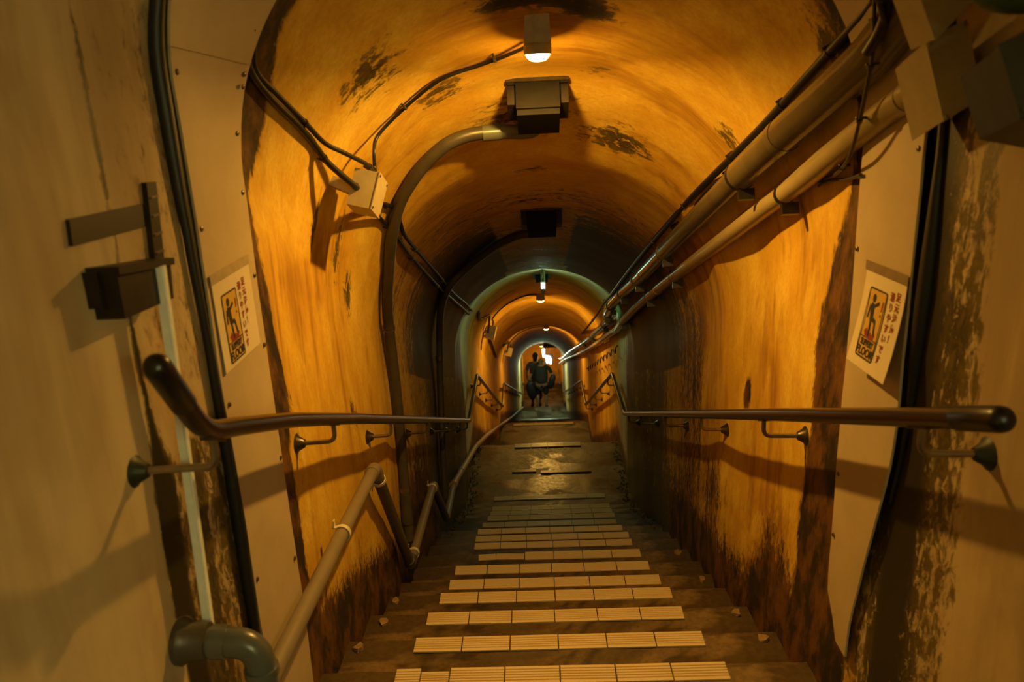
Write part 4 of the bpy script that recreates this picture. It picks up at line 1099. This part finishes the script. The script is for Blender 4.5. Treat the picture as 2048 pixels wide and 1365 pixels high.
def person(label, x, Y, zf, H, hair, bald, shirt, shorts, lean, arms, legcover, wide=1.0):
    root = thing('person', label, 'person', (x, Y, zf))
    k = H / 1.72
    J = []; Ed = []
    def j(p, r, par=None):
        wd = wide if p[2] < 1.45 else 1.0
        J.append(((p[0] * k * wd, p[1] * k, p[2] * k), tuple(q * k * wd for q in r) if isinstance(r, tuple) else r * k))
        if par is not None: Ed.append((par, len(J) - 1))
        return len(J) - 1
    pel = j((0, 0, .92), (.155, .115))
    sp1 = j((0, .01, 1.08), (.150, .11), pel); ch = j((0, .02, 1.28), (.175, .12), sp1); nk0 = j((0, .025, 1.42), (.10, .08), ch)
    nk = j((0, .03, 1.49), .056, nk0); hd0 = j((lean, .05, 1.56), (.068, .078), nk); hd = j((lean, .055, 1.64), (.076, .092), hd0); hd2 = j((lean, .05, 1.705), (.050, .062), hd)
    tips = []
    for s in (-1, 1):
        ex, ey, ez, hx, hy, hz = arms[s]
        sh = j((s * .19, .02, 1.395), .058, nk0); ua = j((s * .235, .02, 1.27), .052, sh)
        el = j((ex, ey, ez), .042, ua); fo = j((ex * .5 + hx * .5, ey * .5 + hy * .5, ez * .5 + hz * .5), .036, el); wr = j((hx, hy, hz), .026, fo)
        d = Vector((hx - ex, hy - ey, hz - ez)).normalized()
        pm = j(tuple(Vector((hx, hy, hz)) + d * .06), (.036, .020), wr)
        tips.append((Vector((hx * wide, hy, hz)) + d * .06, d, s))
        hp = j((s * .095, 0, .84), .095, pel); th = j((s * .10, .01, .66), .082, hp); kn = j((s * .105, .02 if s < 0 else .05, .48), .056, th)
        cf = j((s * .108, -.01 if s < 0 else .03, .33), .056, kn); an = j((s * .11, 0 if s < 0 else .03, .085), .036, cf)
        ft = j((s * .115, .07 if s < 0 else .10, .035), (.042, .032), an); to = j((s * .12, .15 if s < 0 else .18, .025), (.040, .022), ft)
    body = skin('body', J, Ed, M_SKIN, root, (0, 0, 0))
    for base, d, s in tips:
        side = Vector((0, 1, 0)) if abs(d.y) < .8 else Vector((1, 0, 0))
        for f, (ofs, ln) in enumerate(((-.026, .075), (-.009, .085), (.009, .080), (.026, .062))):
            b0 = base * k + side * ofs * k
            p1 = b0 + d * ln * .5 * k; p2 = b0 + (d * .85 + Vector((-s * .3, 0, 0))) * ln * k
            fm = MB(); fm.tube([b0 - d * .02 * k, p1, p2], [.0095 * k, .009 * k, .0065 * k], 6); obj_ = fm
            o = bpy.data.objects.new('finger', fm.mesh('finger', M_SKIN)); C.objects.link(o); o.parent = root
        fm = MB(); b0 = (base - d * .035) * k + side * -.03 * k
        fm.tube([b0, b0 + (d * .6 - side * .8).normalized() * .035 * k, b0 + (d * .9 - side * .45).normalized() * .062 * k], [.011 * k, .010 * k, .007 * k], 6)
        o = bpy.data.objects.new('thumb', fm.mesh('thumb', M_SKIN)); C.objects.link(o); o.parent = root
    # face and ears
    fc = MB()
    hc = Vector((lean, .052, 1.635)) * k
    fc.sphere(hc + Vector((0, .095, -.02)) * k, .013 * k, .016 * k, .022 * k, 8, 6)
    o = bpy.data.objects.new('nose', fc.mesh('nose', M_SKIN)); C.objects.link(o); o.parent = root
    for s in (-1, 1):
        e = MB(); e.sphere(hc + Vector((s * .078, -.005, -.01)) * k, .012 * k, .022 * k, .032 * k, 8, 6)
        o = bpy.data.objects.new('ear', e.mesh('ear', M_SKIN)); C.objects.link(o); o.parent = root
        e = MB(); e.sphere(hc + Vector((s * .031, .083, .008)) * k, .011 * k, .008 * k, .007 * k, 8, 6)
        o = bpy.data.objects.new('eye', e.mesh('eye', M_INK)); C.objects.link(o); o.parent = root
    e = MB(); e.sphere(hc + Vector((0, .083, -.055)) * k, .024 * k, .008 * k, .006 * k, 8, 6)
    o = bpy.data.objects.new('mouth', e.mesh('mouth', simple('lips', (.25, .08, .06), .5))); C.objects.link(o); o.parent = root
    # hair
    h = MB()
    if bald:   # short ring of hair round the back and sides
        rows = []
        for i in range(7):
            z = -.055 + .085 * i / 6
            rr = math.sqrt(max(.02, 1 - (z / .115) ** 2))
            rows.append([hc + Vector((.083 * rr * math.sin(a), -.101 * rr * math.cos(a), z)) * k for a in [math.radians(-112 + 224 * q / 14) for q in range(15)]])
        h.slab(rows, lambda i, q: (rows[i][q] - hc).normalized(), .008 * k)
    else:
        h.sphere(hc + Vector((0, -.018, .028)) * k, .098 * k, .112 * k, .108 * k, 16, 10)
        h.sphere(hc + Vector((0, -.05, -.05)) * k, .078 * k, .060 * k, .085 * k, 12, 8)
        h.sphere(hc + Vector((0, -.075, .115)) * k, .06 * k, .055 * k, .05 * k, 12, 8)
    o = bpy.data.objects.new('hair', h.mesh('hair', hair)); C.objects.link(o); o.parent = root
    # shirt: torso and sleeves
    S = [((0, 0, .86), (.195, .185)), ((0, .008, 1.06), (.185, .170)), ((0, .02, 1.28), (.205, .160)), ((0, .025, 1.435), (.105, .085))]
    se = [(0, 1), (1, 2), (2, 3)]
    for s in (-1, 1):
        n = len(S); ex, ey, ez = arms[s][:3]
        S += [((s * .20, .02, 1.395), .072), ((s * .243, .02, 1.27), .068), ((s * .243 + (ex - s * .243) * .45, .02 + (ey - .02) * .45, 1.27 + (ez - 1.27) * .45), .064)]
        se += [(3, n), (n, n + 1), (n + 1, n + 2)]
    S = [((p[0] * k * wide, p[1] * k, p[2] * k), tuple(q * k * wide for q in r) if isinstance(r, tuple) else r * k) for p, r in S]
    skin('shirt', S, se, shirt, root, (0, 0, 0))
    T = [((0, 0, .97), (.185, .175))]; te = []
    for s in (-1, 1):
        n = len(T); T += [((s * .098, 0, .82), .135), ((s * .105, .01, .64), .112), ((s * .11, .02, legcover), .094)]
        te += [(0, n), (n, n + 1), (n + 1, n + 2)]
    T = [((p[0] * k * wide, p[1] * k, p[2] * k), tuple(q * k * wide for q in r) if isinstance(r, tuple) else r * k) for p, r in T]
    skin('trousers' if legcover < .3 else 'shorts', T, te, shorts, root, (0, 0, 0))
    for s in (-1, 1):
        fm = MB(); y0 = 0 if s < 0 else .03
        fm.sphere(Vector((s * .116 * wide, .075 + y0, .045)) * k, .052 * k, .135 * k, .046 * k, 12, 8)
        o = bpy.data.objects.new('shoe', fm.mesh('shoe', M_SHOE)); C.objects.link(o); o.parent = root
    return root
def gz(Y): 
    n = 8; i = min(n, max(0, math.ceil((Y - 20.95) / (2.05 / n) - 1e-6)))
    return -8.35 - .85 * i / n if i < n else -9.2
zA = gz(22.45)
person('grey-haired person seen from behind in dark olive T-shirt and black shorts, walking down', .045, 22.45, zA, -7.385 - zA, M_HAIRG, True, M_SHIRT, M_SHORTS, .0,
       {-1: (-.30, .02, 1.10, -.29, .12, .86), 1: (.33, -.02, 1.12, .30, .14, .98)}, .47, 1.22)
zB = gz(23.2)
person('dark-haired person in a pale top, half hidden on the left of the grey-haired one', -.14, 23.2, zB, 1.70, M_HAIRB, False, M_WHITE, M_SHORTS, .02,
       {-1: (-.28, .03, 1.10, -.26, .14, .88), 1: (.27, .03, 1.10, .24, .15, .90)}, .20)
# bags they carry
def bag(label, c, sx, sy, sz, tilt, strap):
    c = Vector(c); root = thing('bag', label, 'bag', c - Vector((0, 0, sz)))
    mb = MB(); n = 14; rows = []
    for i in range(9):
        t = -1 + 2 * i / 8; w_ = (1 - abs(t) ** 3.5) ** .5 if abs(t) < 1 else .25
        w_ = max(.45, w_)
        rows.append((c + Vector((tilt * t * sz, 0, t * sz)), w_))
    vs_ = []
    for p, w_ in rows:
        for q in range(n):
            a = 2 * PI * q / n; ca, sa = math.cos(a), math.sin(a)
            vs_.append(p + Vector((sx * w_ * math.copysign(abs(ca) ** .6, ca), sy * w_ * math.copysign(abs(sa) ** .6, sa), 0)))
    fs = [(i * n + q, i * n + (q + 1) % n, (i + 1) * n + (q + 1) % n, (i + 1) * n + q) for i in range(8) for q in range(n)] + [tuple(range(n - 1, -1, -1)), tuple(8 * n + q for q in range(n))]
    mb.add(vs_, fs); obj('bag_body', mb, M_BAG, root)
    mb = MB(); mb.tube(spline(strap, 6), .014, 8); obj('strap', mb, M_BAG, root)
bag('black bag hanging at the left side of the grey-haired person', (-.265, 22.40, -8.36), .15, .10, .27, -.1, [(-.20, 22.40, -8.12), (-.16, 22.40, -7.9), (-.06, 22.42, -7.72)])
bag('black jacket-like bag held at the right side of the grey-haired person', (.355, 22.42, -8.12), .10, .10, .22, .25, [(.37, 22.43, -7.92), (.35, 22.45, -7.82), (.30, 22.47, -7.78)])
